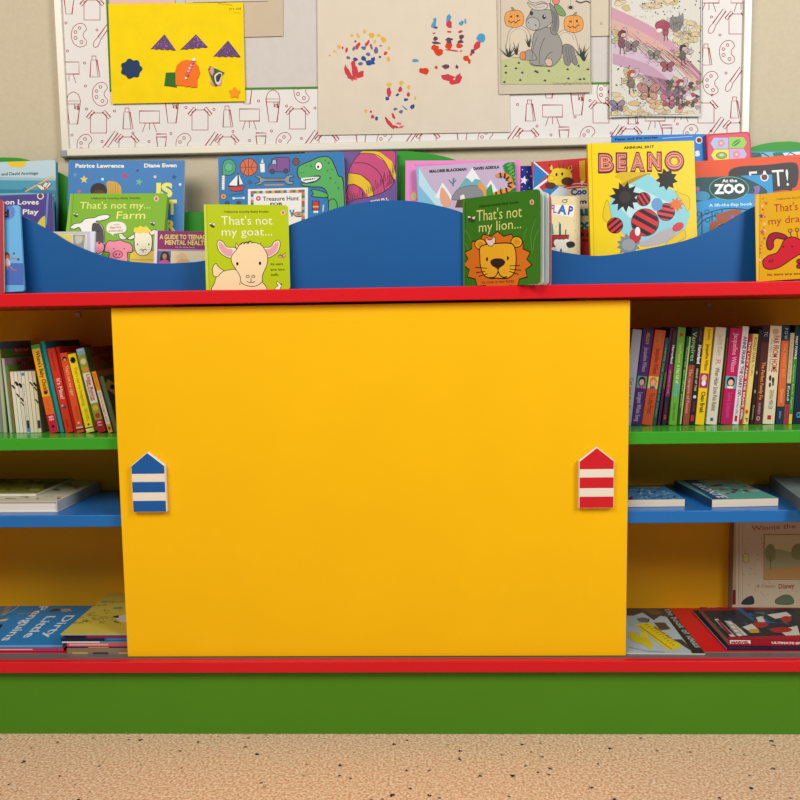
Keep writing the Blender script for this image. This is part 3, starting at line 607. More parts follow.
b = lean((745, 151), (812, 150.2), .2515, 3, .006, cover='3f8fae', kind='paper', group=GR, label='teal picture book with leafy scene behind the orange book at right')
a = b.art.view(600, 0, 4); a.p('2a6f62', '605 610 640 612 660 640 605 640').p('7fc0d0', '640 610 700 608 690 632 650 632').p('e6eef0', '730 612 800 606 800 630 745 630').p('3c7a50', '690 612 730 610 740 635 700 635').s('1f4f4a', 4, '612 632 650 612 690 634').s('1f4f4a', 3, '740 632 760 610 800 628'); b.done()
# --- red sound book: board book with rounded corners and four raised picture buttons
b = lean((706.2, 134), (750, 131.3), .240, 5, .012, cover='d63a4c', kind='board', r=.008, group=GR, label='small red board book with four square picture panels, rounded corners')
a = b.art.view(600, 0, 4)
a.op('e2556a', 'a82238', 2, '445 540 585 530 600 548 604 700 430 700 432 550')
for (x, y, c, f_, k) in ((484, 573, 'a9c9ec', 'ef8fae', 0), (545, 571, '9ad25a', '3f8f3c', 1), (486, 620, 'f0e25a', '8fae6a', 2), (546, 618, 'c7b4e4', 'e58fb4', 3)):
    sx = -1 if k % 2 == 0 else 1
    a.p(c, [(x-29 if sx < 0 else x-29, y-22 if k < 2 else y-22), (x+29, y-22), (x+29 if sx < 0 else x+42, y), (x+29, y+22), (x-29, y+22), (x-42 if sx < 0 else x-29, y)])
    if k in (0, 3): [a.e(f_, x+9*math.cos(t), y+9*math.sin(t), 7) for t in (0, 1.26, 2.5, 3.77, 5)]; a.e('f6e58a', x, y, 5)
    if k == 1: a.e(f_, x, y, 20, 9, -35).s('cfe8a0', 2, [(x-14, y+10), (x+14, y-10)])
    if k == 2: a.e(f_, x, y+2, 22, 13, ol='5a6a3a', w=2).e('cfd8a0', x, y, 10, 6)
b.done()
# --- second row
b = lean((-30, 198), (51.5, 193), .198, 8, .012, cover='4a3a8c', spine='6a8cc8', kind='hard', back='6f9ad0', group=GR, label='purple picture book with white handwritten title ending in Loves and Play')
a = b.art.view(0, 150, 5.333); a.t(W, 'oon Loves', 0, 290, 207, 290, 26, .02).t(W, 'to Play', 55, 342, 206, 342, 26, .02); ring(a, 216, 246, 18); a.p('d9cf3a', '240 350 225 358 210 375 195 400 190 440 244 440').p('6a8cc8', '252 215 262 215 250 400 240 400'); b.done()
b = lean((218, 157), (343.5, 151.5), .222, 7, .016, cover='1878b8', kind='board', r=.007, group=GR, label='wide blue board book with a green dinosaur and toy pictures, titled Treasure Hunt')
a = b.art.view(215, 145, 6.154)
a.op('3fa57c', K_, 4, '45 185 45 130 55 100 85 86 115 98 130 130 122 165 95 186').e('58b98c', 85, 137, 26, ol='1d5a44', w=3).p('f2f0ea', '44 188 60 188 58 276 42 274'); [a.s('8a8a8a', 2, [(44, 200+i*14), (58, 200+i*14)]) for i in range(6)]
a.e('d9683a', 207, 137, 53, 54, ol='3a1d14', w=4).s('3a1d14', 3, '155 137 260 137').s('3a1d14', 3, '207 84 207 190').s('3a1d14', 3, '175 96 190 137 175 178', 1).s('3a1d14', 3, '240 96 224 137 240 178', 1)
a.op('e8eef0', '4a5a66', 3, '275 115 308 112 308 168 278 170').op('dfe8ec', '4a5a66', 3, '280 112 286 95 297 95 302 112').p('c7d2d8', '284 100 292 82 299 100')
a.op('7d4a95', K_, 4, '330 165 330 125 345 112 350 85 378 76 452 76 460 92 460 160 445 165').op('9fc4dc', K_, 3, '350 120 355 92 375 90 378 118').e('4a3a5a', 352, 163, 14, ol=K_, w=4).e('4a3a5a', 436, 160, 14, ol=K_, w=4).s('5a2f70', 3, '382 80 382 160')
a.e('6a4a44', 498, 103, 22, 24, ol='2a1a1a', w=3).op('f0f2f2', K_, 3, '90 235 140 180 138 252 88 250').op('e8f0f2', K_, 3, '145 175 175 240 148 245').op('cf3040', K_, 4, '82 255 188 252 170 280 135 286 98 280').s(K_, 4, '142 170 142 255')
a.op('8c959c', K_, 4, '245 190 270 185 290 200 300 205 430 205 440 190 470 182 488 195 462 200 458 222 488 228 470 246 440 238 428 222 302 224 285 240 258 248 245 238 272 230 275 208').s('5a646c', 3, '315 214 420 213').s('b9936a', 9, '305 247 425 245').e('33607a', 215, 230, 12, ol='1d3a4a', w=2)
a.e('d69a6a', 52, 317, 19, ol=K_, w=3).e('5a3a2a', 52, 317, 5).s('234', 4, '88 310 178 296').s('dfe8ec', 6, '118 328 172 326').e('dfe8ec', 115, 328, 8).e('dfe8ec', 176, 326, 8).e('24485c', 75, 358, 16).e('24485c', 145, 358, 16)
# dinosaur
a.op('4fae58', K_, 6, '508 175 510 140 535 120 590 98 640 76 690 72 720 95 745 150 760 190 790 230 790 520 690 520 700 400 690 300 660 262 600 258 540 250 530 232 560 236 610 228 645 205 640 190 590 196 540 208 515 200', 1)
a.p('f6f4ee', '528 205 600 196 645 197 620 218 560 232 535 222').p('173', '540 213 600 203 640 200 600 214 548 221'); [a.p('fbfaf5', [(533+i*14, 206-i*1.0), (541+i*14, 205-i), (538+i*14, 218-i)]) for i in range(7)]
a.e('f8f6f0', 638, 130, 22, 26, ol=K_, w=4).e(K_, 635, 135, 7, 9).op('4fae58', K_, 5, '595 275 640 280 690 300 690 322 640 322 595 315 605 300', 1).op('4fae58', K_, 5, '700 380 700 350 720 332 745 345 755 400 752 480 700 480', 1)
for x, y, r in ((592, 130, 6), (680, 95, 5), (700, 110, 7), (692, 158, 6), (710, 205, 7), (742, 232, 5), (760, 265, 7), (720, 150, 5), (560, 128, 4), (530, 172, 5), (545, 170, 4)): a.e('2f7d3c', x, y, r)
a.op('c8303a', K_, 4, '600 345 640 345 640 400 600 400').p('e8b24a', '602 375 638 375 638 385 602 385').p('f0ece0', '605 405 636 405 634 418 607 418').s('cfd8dc', 8, '668 368 664 410')
a.p('f3efe8', '203 272 572 262 570 520 203 520'); cs = ['c8404a', '3a8a5a', 'dba03a', '2f6fa8', 'cfd8dc', 'd9743a', '2f7f6a', 'd8b24a']
for i in range(18): a.p(cs[i % 8], [(219+i*18.5, 284-i*.5), (237.5+i*18.5, 283.5-i*.5), (237.5+i*18.5, 300-i*.5), (219+i*18.5, 300.5-i*.5)])
for i in range(10): a.p(cs[(i+3) % 8], [(220, 301+i*18), (238, 301+i*18), (238, 319+i*18), (220, 319+i*18)]); a.p(cs[(i+5) % 8], [(534, 292+i*18), (552, 292+i*18), (552, 310+i*18), (534, 310+i*18)])
a.e('c02848', 267, 329, 15).e('f3c9d2', 267, 329, 7).t('2a2623', 'Treasure Hunt', 294, 344, 516, 340, 26, .02).t('2a2623', 'FOR', 340, 372, 418, 370, 16, .04).t('157ba8', 'V', 457, 440, 490, 440, 40, .06).e('e0a060', 515, 427, 30, 14, ol=K_, w=3).e('157ba8', 515, 427, 10, 5); b.done()
b = lean((416, 166.8), (514.5, 160.3), .228, 7, .009, cover='c9b4cf', spine='7fb9dc', kind='hard', group=GR, label='pale lilac mountain-scene book with a tiger-striped tail among leaves')
a = b.art.view(400, 0, 4)
a.p('7fc0dc', '60 670 75 668 150 790 200 850 60 850').p('bfe2ee', '75 670 130 760 200 820 150 830 75 740').p('eef4f6', '140 790 170 730 195 765 215 800').p('e8a88c', '160 800 165 750 185 768 205 812 180 830', 1)
a.op('6fb4bc', 'a0c8cc', 1, '225 770 245 735 290 672 335 740 370 800 225 800').p('f2f0f6', '262 710 290 670 322 720 300 715 288 730 275 716').op('d7dbe8', 'b9b4d0', 1, '335 780 362 722 395 765 400 800').p('f2f0f6', '345 748 362 720 380 745').p('e8eef2', '350 780 372 735 400 780')
a.t('2b2a2f', 'MALORIE BLACKMAN', 118, 691, 266, 682, 11, .05).t('2b2a2f', 'DAVID ADEOLA', 294, 680, 398, 673, 11, .05)
a.s('5a7a9a', 5, '205 730 215 712 212 745').s('5a7a9a', 4, '195 720 210 735 225 720').op('8d8d92', '55555c', 2, '215 778 240 752 290 742 330 752 330 790 215 800', 1).op('f0ece6', '5a5a60', 1.5, '240 782 258 776 262 800 240 804').p('5a4a3a', '230 800 260 796 350 795 390 788 395 830 220 830').p('7a6450', '265 800 330 797 330 830 265 830').p('e9a04a', '312 745 322 725 335 745 352 775 340 790 330 765', 1)
a.p('3f9a44', '345 760 365 735 372 770 390 790 395 830 345 800').p('2f7f38', '395 800 440 760 480 740 480 830 395 830').p('56b04a', '405 790 400 750 425 770 440 800')
for i in range(9): a.e('2f8038', 422+i*3, 660+i*8, 15, 5, -35).e('47a24a', 446+i*2, 662+i*8, 14, 5, 30)
a.p('3c8f40', '430 650 476 648 478 760 440 720')
for i in range(6): a.e('5cb552', 436+i*5, 660+i*13, 13, 4, -30-i*4).e('256e30', 458, 668+i*13, 12, 4, 35)
a.s('ef8e3a', 16, '385 706 400 700 425 702 440 720 446 745 430 762 402 768 375 780', 1)
for p in ('400 692 404 712', '420 694 418 714', '436 708 424 722', '450 730 432 736', '446 752 432 742', '428 772 424 752', '405 778 402 758', '384 786 384 768'): a.s('2a1d18', 7, p)
b.done()
b = lean((531.5, 162), (590, 157.6), .236, 6, .008, cover='cf3238', spine='2d8fd0', kind='hard', group=GR, label='red and blue activity book with a yellow giraffe face, behind the cream flap book')
a = b.art.view(440, 140, 4.706)
a.p('d2dfe6', '438 190 510 270 560 215 620 240 640 300 440 330').p('2d7fc4', '440 110 508 160 440 235').s('eef2f4', 6, '442 105 515 168').s('e9eef2', 10, '440 235 520 175').p('2d7fc4', '445 262 540 205 560 220 500 275 445 275')
for i in range(4): a.s('e9d9d6', 4, [(560+i*8, 225+i*14), (600, 212+i*14), (650, 205+i*14), (700, 208+i*14)], 1)
a.op('efd02a', '6a4a1a', 2, '505 180 525 150 530 138 560 130 600 138 618 155 622 190 600 210 560 215 520 205', 1).p('efd02a', '508 105 528 122 532 145 520 140').p('efd02a', '620 118 602 130 606 150 620 140').p('7a3f1d', '510 104 522 118 520 130 512 122').p('7a3f1d', '618 120 606 130 608 140 618 136').s('8a3f1d', 6, '560 112 565 135').s('8a3f1d', 6, '580 112 578 135').e('a8431f', 560, 112, 6).e('a8431f', 582, 112, 6)
a.e('5a3020', 600, 195, 30, 20).e('5a3020', 520, 215, 26, 16).e(K_, 548, 163, 5, 8).e(K_, 575, 160, 5, 8).e(None, 525, 180, 14, 12, ol='d9a51d', w=3).p('e0a82a', '655 100 682 95 685 190 668 215 658 170').p('f3e2c0', '660 195 680 190 668 215')
a.p('ead9c6', '600 232 720 222 720 420 600 420').t('1d5f96', 'Coo', 615, 260, 692, 254, 28, .06).t('2a2a30', 'm', 655, 300, 690, 298, 20, .05).t('157f9a', 'u', 655, 355, 700, 352, 42, .06).t('157f9a', 'oc', 650, 418, 705, 415, 42, .06).t('2a2a30', '& p', 658, 452, 705, 450, 16, .04).t('2a2a30', 'ou', 672, 478, 704, 476, 14, .04).e(None, 690, 520, 14, ol='a8404a', w=5)
b.done()
b = lean((692, 161.5), (803, 154.3), .224, 7, .008, cover='ea5420', kind='hard', group=GR, label='bright orange picture book with big white letters on a black speech bubble')
a = b.art.view(600, 0, 4)
a.p('38332f', '515 690 535 672 580 664 660 660 730 652 775 650 792 665 794 710 785 745 768 756 765 785 750 760 640 770 560 745 520 720', 1).t('f4f2ee', 'EAT!', 600, 752, 756, 742, 68, .0)
a.e('262322', 700, 800, 40, 20); b.done()
# --- front row of the trough
b = lean((70.5, 193.6), (167.5, 193.2), .205, 19, .016, cover='7fb61e', spine='6aa61a', pages='a9c94a', back='58a04a', kind='board', r=.006, group=GR, label="green board book titled That's not my Farm with cow, pig and sheep")
a = b.art.view(60, 150, 6.154); Y3 = 'f3ef86'
a.p('93c62e', '48 280 70 268 55 500 36 500').s('5f9a16', 3, '84 270 66 500')
a.t('3d4a1a', 'Usborne touchy-feely books', 192, 303, 492, 301, 14, .02).t(Y3, "That's not my...", 120, 362, 556, 360, 46, .002).t(Y3, 'Farm', 347, 424, 524, 423, 50, .004); pub(a, 593, 300); bee(a, 97, 405); bee(a, 570, 458)
a.op('f7f5ef', K_, 4, '62 480 90 455 130 448 150 428 180 420 210 418 240 405 285 398 308 408 290 425 250 436 222 440 262 470 275 540 270 620 240 660 200 660 150 600 135 520 120 478 90 486', 1)
a.p('4a4646', '205 450 240 455 265 490 272 560 262 580 225 570 200 520 196 480', 1).e('f08faa', 238, 600, 36, 38, ol=K_, w=4).e(K_, 243, 573, 8, 6).e(K_, 236, 502, 5, 7).e('f7f5ef', 180, 480, 3, 3)
a.op('f4f0e2', 'a8b88a', 3, '285 480 300 450 345 440 390 448 410 475 400 505 350 515 330 520 335 535 315 518 292 505', 1).t('c8404a', 'with', 328, 466, 366, 464, 13).t('c8404a', 'farm', 308, 486, 375, 482, 17, .01).t('c8404a', 'sounds!', 300, 504, 388, 502, 15, .01)
a.op('f48fa8', K_, 4, '275 625 285 580 300 560 330 562 345 560 372 555 395 565 430 575 448 600 440 630 415 632 410 700 300 700 305 635', 1).e('f2789a', 356, 643, 30, 22, ol=K_, w=4).e(K_, 346, 643, 4, 7).e(K_, 368, 643, 4, 7).e(K_, 332, 608, 4).e(K_, 396, 608, 4).op('e9e6dc', K_, 2.5, '362 520 378 515 400 535 412 540 395 552 370 545', 1)
a.op('f0c83c', K_, 3, '430 640 460 620 580 620 600 700 430 700').op('f5edd2', K_, 4, '458 520 470 500 500 492 545 498 562 520 568 570 560 620 530 648 490 648 465 620 458 570', 1).op('f5edd2', K_, 4, '455 520 430 535 415 548 440 552 460 540', 1).op('f5edd2', K_, 4, '550 510 570 495 590 492 590 515 565 525', 1).p('f4d94a', '455 505 460 480 480 478 495 468 515 476 530 470 545 482 560 500 540 512 515 508 495 515 475 510', 1)
a.e(K_, 478, 582, 4, 6).e(K_, 548, 582, 4, 6).s(K_, 4, '490 618 505 612 512 622 520 612 535 618', 1).s(K_, 3, '512 622 512 634').p('b8a84a', '435 670 520 675 600 672 600 680 435 680')
b.done()
b = lean((53, 231.5), (95.5, 231.3), .104, 9, .004, cover='c8c4dc', kind='paper', group=GR, label='small pale lilac booklet with a framed photo in front of the farm book')
a = b.art.view(60, 150, 6.154); a.p('f0ecdc', '-60 506 166 514 162 620 -60 600').p('e6d36a', '-60 512 75 520 80 600 -60 590').p('9c9a92', '78 520 155 522 148 610 84 600').p('c9c6ba', '95 530 140 535 130 570 100 575', 1).s('c4a86a', 3, '-60 510 160 516 156 620').p('e4e2f0', '185 500 215 500 208 630 188 630'); b.done()
b = lean((154.5, 230.5), (212, 231.5), .108, 6, .010, cover='8e2f6c', kind='paper', group=GR, label='maroon and white guidebook on teenage mental health beside the green farm book', pages='efe8e0')
a = b.art.view(150, 140, 4.706)
a.p('e9e4ea', '22 425 36 425 32 620 16 620').t('ecd980', 'A GUIDE TO TEENAGE', 45, 466, 275, 468, 21, .03).t('ecd980', 'MENTAL HEALTH', 70, 492, 272, 495, 21, .03).t('e8c9d8', 'for the whole family', 120, 508, 210, 509, 8)
a.p('c2a0b8', '36 514 280 516 280 524 36 522').p('e9dfe6', '40 522 280 524 280 620 40 620').p('5a6a9a', '38 522 98 523 96 620 36 620').p('3a2030', '55 530 85 530 92 575 50 578', 1).e('b98a70', 69, 548, 10, 14).p('d6559a', '40 580 60 565 82 566 100 590 98 620 38 620', 1).p('c9506a', '96 545 112 530 110 560')
a.p('efe0b8', '100 523 140 524 250 530 280 560 280 620 98 620').e('f0cf9a', 150, 560, 26, 30).p('efb98a', '120 580 150 560 190 570 185 620 110 620', 1).p('cfe3ee', '190 560 280 570 280 620 180 620'); b.done()
b = lean((520, 196.5), (580, 196), .188, 7, .006, cover='efdcae', kind='paper', group=GR, label='cream lift-the-flap book with a sheep and colourful FLAP lettering')
a = b.art.view(455, 190, 5.926)
a.p('f6f2ea', '560 85 712 92 700 162 560 140').t('8a5aa8', 'F', 566, 130, 580, 132, 44, .03).t('d9607a', 'L', 580, 134, 602, 136, 46, .03).t('3a72b8', 'A', 605, 138, 660, 144, 52, .05).t('4a4a8c', 'P', 668, 144, 694, 148, 50, .04)
a.e(None, 650, 66, 14, 9, ol='4a5a2a', w=4).s('4a5a2a', 3, '640 60 668 55').s('2f6a74', 12, '622 200 622 268').s('2f6a74', 4, '618 190 624 205').s('444', 6, '656 235 656 268').p('3f9a8c', '565 180 580 205 586 262 565 262').op('a83238', '6a2024', 3, '560 268 676 266 668 310 650 330 560 340').e('f6f0e0', 632, 325, 40, 32).e('f6f0e0', 605, 312, 20).e('f6f0e0', 660, 310, 20).e('f6f0e0', 612, 345, 18).e('f6f0e0', 650, 348, 18).op('28242a', K_, 2, '660 315 690 305 710 318 705 335 685 342 668 338', 1).e('6a6a6a', 628, 358, 6, 12)
[a.e('dcc48a', x, y, 5, 4) for x, y in ((705, 183), (712, 240), (725, 290), (540, 60), (690, 70), (600, 215))]; b.done()
# comic annual
b = lean((587.5, 143.5), (694, 140.5), .172, 8, .013, cover='f5d312', spine='d9b60a', kind='hard', rough=.3, group=GR, label='tall yellow comic annual of 2017 with big striped BEANO lettering')
a = b.art.view(585, 140, 6.67)
a.s('d0ac06', 4, '42 20 62 800').t('2a2418', 'ANNUAL 2017', 258, 60, 460, 52, 17, .04)
for ch, x0, x1 in (('B', 90, 192), ('E', 207, 280), ('A', 303, 400), ('N', 415, 510), ('O', 532, 660)):
    y0 = 208-(x0-90)*.03
    a.t('5a2440', ch, x0-3, y0, x1+3, y0, 112, .10).t('ef8f70', ch, x0+6, y0-7, x1-6, y0-7, 101, .06).t('7a2f4c', ch, x0+13, y0-13, x1-13, y0-13, 91, .02).t('f3a585', ch, x0+17, y0-16, x1-17, y0-16, 85, -.012)
a.p('d9b81e', '200 245 235 215 330 215 420 225 260 320 240 265', 1).p('b2920f', '240 300 330 250 430 222 415 245 300 320', 1)
a.p('8fd3dc', '265 312 420 228 470 262 500 300 620 345 690 420 700 500 660 620 560 660 420 700 280 660 200 560 150 470 180 380')
a.p('bfe6ea', '265 312 300 292 560 420 600 520 300 520 200 420').p('b9b2b4', '350 690 420 660 520 600 585 590 600 640 520 690 400 712', 1)
a.op('e9c91a', 'a8880c', 3, '600 340 650 360 690 380 700 450 680 470 660 430 640 400', 1).op('e9c91a', 'a8880c', 3, '150 400 130 440 120 520 160 560 190 600 170 480', 1).op('ecc81c', 'a8880c', 3, '540 690 600 640 660 600 670 650 620 680 560 720', 1)
# plain striped balls and burst shapes stand where the cover cartoon is
def sball(x, y, r, c1, c2, rot):
    a.e(c1, x, y, r, ol='241a18', w=4, n=20); c, s_ = math.cos(rot), math.sin(rot)
    for k in (-.62, 0, .62):
        q = []
        for t in (-1, 1):
            for i in range(5): u = -1+i*.5; 
            yy = k*r+t*r*.14; xx = math.sqrt(max(0, r*r*.93-yy*yy)); q += [(-xx*t, yy), (xx*t, yy)]
        a.p(c2, [(x+u*c-v*s_, y+u*s_+v*c) for u, v in q])
sball(400, 550, 92, 'd8303a', '241c1e', .5); a.star('26201f', 265, 380, 105, .2, .62, 11).e('3a3230', 265, 380, 40)
sball(200, 570, 52, 'd8303a', '241c1e', -.7); a.star('201c1c', 545, 262, 75, .4, .66, 9); sball(540, 480, 58, 'e0404a', '2a2022', .2); sball(390, 395, 45, 'd8303a', '2a2022', 1.0)
a.star('e9702c', 610, 430, 50, .1, .6, 9).e('6aa0d0', 480, 430, 38, 44).star('7a8a96', 290, 700, 80, .3, .7, 12).e('c02c38', 335, 640, 40, 50).e('d93a44', 620, 580, 42, 28, -30).e('f4f0ea', 350, 610, 18, 30).e('9aa0a4', 290, 700, 45, 40)
b.done()
b = lean((690, 177.8), (772, 174.3), .186, 8, .008, cover='2f9ad6', spine='1d6aa0', kind='hard', back='7fc0e2', group=GR, label='blue lift-the-flap zoo book with a dark green title oval and iron gates')
a = b.art.view(690, 130, 5)
a.p('1f4f52', '-10 268 60 232 150 222 230 224 300 250 360 282 385 305 378 320 310 318 200 322 60 355 -10 360', 1).e('224a48', 195, 292, 98, 58, n=22, ol='7fc8b0', w=2.5)
a.t('f6f6f2', 'At the', 160, 262, 236, 260, 16, .03).t('f8f8f4', 'ZOO', 120, 318, 275, 314, 46, .05).t('d8f0fa', 'A lift-the-flap book', 95, 384, 312, 376, 15, .02); ring(a, 372, 236, 21)
a.e('3f8fb8', 60, 330, 40, 24).p('8a6ab0', '318 285 345 278 350 300 330 330 316 320 325 305', 1).e('b06aa0', 38, 296, 10, 14)
for p in ('30 470 60 430 120 405 200 392 300 400', '28 500 70 450 140 425 240 415 310 420'): a.s('1d3a4a', 5, p, 1)
for x in (60, 110, 160, 215, 270): a.s('1d3a4a', 5, [(x, 400+abs(x-160)*.12), (x, 560)])
for x, y in ((45, 420), (88, 450), (135, 425), (185, 420), (240, 405), (85, 410)): a.e(None, x, y, 11, ol='1d3a4a', w=4)
a.p('a5562c', '95 510 100 465 130 450 135 420 180 410 205 398 240 400 270 420 300 405 320 440 320 540 95 540', 1).p('d98a5a', '120 500 150 470 180 468 220 440 260 430 290 440 290 540 120 540', 1).e('8a6a9a', 210, 436, 10, 14).s(K_, 4, '135 485 160 470 185 470'); b.done()

# ------------------------------------------------------------ board books on the front ledge
GL_ = 'board books standing on the front ledge'
b = lean((203.8, 204.2), (288.2, 205), .019, 5, .013, yaw=10, cover='b9cc12', spine='a9bc10', pages='d9d68a', kind='board', r=.007, rough=.3, group=GL_, label="lime green board book titled That's not my goat with a cream goat")
a = b.art.view(200, 195, 8)
a.p('cbd93a', '20 75 46 75 72 760 52 760').s('98aa0a', 3, '50 75 76 760')
a.t('4d5214', 'Usborne touchy-feely books', 195, 142, 548, 140, 17, .02).t('f8f5d8', "That's not", 170, 239, 580, 237, 72, -.004).t('f8f5d8', 'my goat...', 175, 326, 578, 324, 66, -.004); pub(a, 664, 140, 16)
bee(a, 98, 248, 1.6)
C_ = 'f6dcae'
a.op(C_, K_, 5, '118 780 118 700 135 650 170 618 230 600 300 602 500 700 498 780', 1).op(C_, K_, 5, '145 650 110 650 100 600 108 565 130 548 140 565 165 590 190 605 160 630', 1)
for sx, x0 in ((1, 0), (-1, 778)):
    g = lambda s_: [(x0+sx*u, v) for u, v in num(s_)]
    a.op('f3e3c4', K_, 5, g('260 500 215 498 160 460 138 410 140 370 160 362 190 380 215 415 280 420 300 450'), 1); a.p('e3a4b0', g('245 488 210 485 168 450 150 400 155 375 185 395 215 428 262 440'), 1)
for x, r_ in ((300, -.2), (476, .2)): a.op('e9d0a0', K_, 4, [(x-16, 425), (x+r_*60, 382), (x+18, 420)])
a.op(C_, K_, 5, '290 440 320 395 350 378 375 384 395 370 420 380 450 384 490 400 520 440 540 490 535 560 500 640 498 690 460 722 410 732 350 715 325 690 320 650 285 590 255 540 252 490', 1)
a.s(K_, 5, '325 400 340 380 350 392 372 374 382 390 405 366 415 386 435 378').e(K_, 299, 550, 10, 14).e(K_, 480, 547, 10, 14)
a.e(None, 382, 652, 13, 9, ol=K_, w=5).e(None, 427, 652, 13, 9, ol=K_, w=5).s(K_, 5, '375 690 395 702 408 698 408 665').s(K_, 5, '408 698 425 702 440 690').s(K_, 4, '320 700 318 720')
a.t('4d5214', 'its ears', 565, 562, 665, 560, 20, .02).t('4d5214', 'are too', 565, 606, 678, 603, 20, .02).t('4d5214', 'soft.', 568, 648, 630, 646, 22, .02)
a.op('e8b49a', K_, 3, '625 490 650 470 655 485 685 460 685 485 665 505 640 500').e(K_, 655, 488, 16, 4, 30).op('f4efe2', K_, 4, '600 770 605 740 625 725 610 700 625 695 640 710 655 712 650 735 640 745 645 775', 1).e(K_, 648, 716, 5)
b.done()
# lion: stands fanned open, front cover swung forward, pages spread behind it
P0 = at(465.4, 286, .046); la = math.radians(6)
hL = .1785; wL = .176
lion = None
def leaf(theta, w, h, t, off):
    th = math.radians(theta); x = VEC((math.cos(th), -math.sin(th), 0)); n = VEC((-math.sin(th), -math.cos(th), 0))
    up = VEC((0, 0, 1))
    o = VEC((P0.x, .056, ZT+.0003))-n*off
    return frame(o, x, up)
M = leaf(38, wL, hL, .002, 0)
b = Book(M, wL*.985, .0022, hL, cover='3f7f22', kind='board', r=.008, rough=.3, name='book', group=GL_, label="dark green board book titled That's not my lion, standing fanned open")
mbs = MB(); mbs.prism(rrect(wL*.985, hL, .008), 0, .0022, mat('3f7f22', .3))
a = Art(mbs, M, (0, 0, 0), (1, 0, 0), (0, 0, 1), (0, -1, 0), rrect(wL*.985, hL, .008), rough=.3).view(455, 190, 5.926)
a.s('2f6a18', 3, '62 70 66 570').t('22380f', 'Usborne touchy-feely books', 142, 104, 376, 78, 13, .02).t('ece48c', "That's not", 128, 185, 396, 159, 56, -.002).t('ece48c', 'my lion...', 142, 250, 392, 226, 50, -.002); pub(a, 456, 72, 13)
for p in ('45 225 75 255 95 300 100 360', '48 300 70 330 85 380', '480 170 455 240 450 300 460 380', '430 225 412 260 405 300', '495 235 470 300 462 360'): a.s('5f9a38', 4, p, 1)
bee(a, 98, 178, 1.5)
random.seed(4); O = []
for i in range(30):
    t = 2*math.pi*i/30; r = 1.0 if i % 2 else 1.17; O.append((252+(188 if t else 188)*r*.93*math.sin(t), 425-165*r*.93*math.cos(t)))
a.op('e07a22', K_, 4, O)
for x, y in ((152, 322), (366, 308)): a.e('f0b52e', x, y, 34, 32, ol=K_, w=4).e('e29a22', x, y, 18, 17)
a.op('f2b82c', K_, 5, '150 340 190 322 250 316 320 315 350 330 362 380 362 440 352 490 320 520 280 524 250 522 205 522 170 500 152 450 148 390', 1)
a.op('f2d8cc', K_, 3, '180 292 190 282 200 296 220 292 228 278 240 286 238 310 222 330 205 332 190 315', 1).e('d99aa8', 190, 292, 6)
a.p('3a2820', '210 425 225 410 250 405 280 408 298 425 290 445 265 462 256 480 248 465 220 448', 1).s(K_, 5, '256 480 250 500 230 518 205 518', 1).s(K_, 5, '256 480 268 505 290 518 310 512', 1).e(K_, 191, 410, 6, 12).e(K_, 314, 404, 6, 12)
for p in ('120 458 190 464', '125 490 180 482', '140 512 195 496', '325 450 385 446', '325 468 392 476', '322 482 378 500'): a.s(K_, 3.5, p)
[a.e('c98a1a', x, y, 2.5) for x, y in ((200, 480), (212, 492), (196, 496), (300, 475), (292, 488), (308, 490))]
a.t('2c2010', 'its nose is too fuzzy.', 160, 556, 356, 546, 15)
lroot = empty('book', Matrix.Translation((P0.x, .056, ZT)), "dark green board book titled That's not my lion, standing fanned open", 'book', GL_)
def add(mb, name, M, label=None):
    o = mb.build(name, lroot); o.matrix_parent_inverse = lroot.matrix_world.inverted(); o.matrix_world = M
    if label: o['label'] = label
add(mbs, 'cover', M, 'green front cover with lion picture')
for i, (th, c, w_) in enumerate(((34, 'e9f0e2', .985), (29, 'b9d5e0', .985), (23.5, 'efe9da', .985), (18, 'c8503a', .985), (10.5, 'b9ccd8', .985))):
    mb = MB(); M2 = leaf(th, 0, 0, 0, .0026+i*.0002); mb.prism(rrect(wL*w_, hL-.001, .007), 0, .0019, mat(c, .5)); 
    if i in (3, 4): a2 = Art(mb, M2, (0, 0, 0), (1, 0, 0), (0, 0, 1), (0, -1, 0), rrect(wL*w_, hL-.001, .007)); a2.size = (wL*w_, hL); a2.fr().e(K_ if i == 4 else 'f4f0e8', .97, .3, .02).e('f4f0e8', .965, .5, .015)
    add(mb, 'page', M2)
mb = MB(); M2 = leaf(1, 0, 0, 0, .004); mb.prism(rrect(wL, hL, .008), 0, .0022, mat('3f9a3a', .3)); add(mb, 'cover', M2, 'green back cover')
mb = MB(); mb.prism([(0, 0), (.004, 0), (.004, hL), (0, hL)], -.0005, .0065, mat('3f7f22', .3)); add(mb, 'spine', leaf(14, 0, 0, 0, -.0002).copy() @ Matrix.Translation((-.004, 0, 0)))

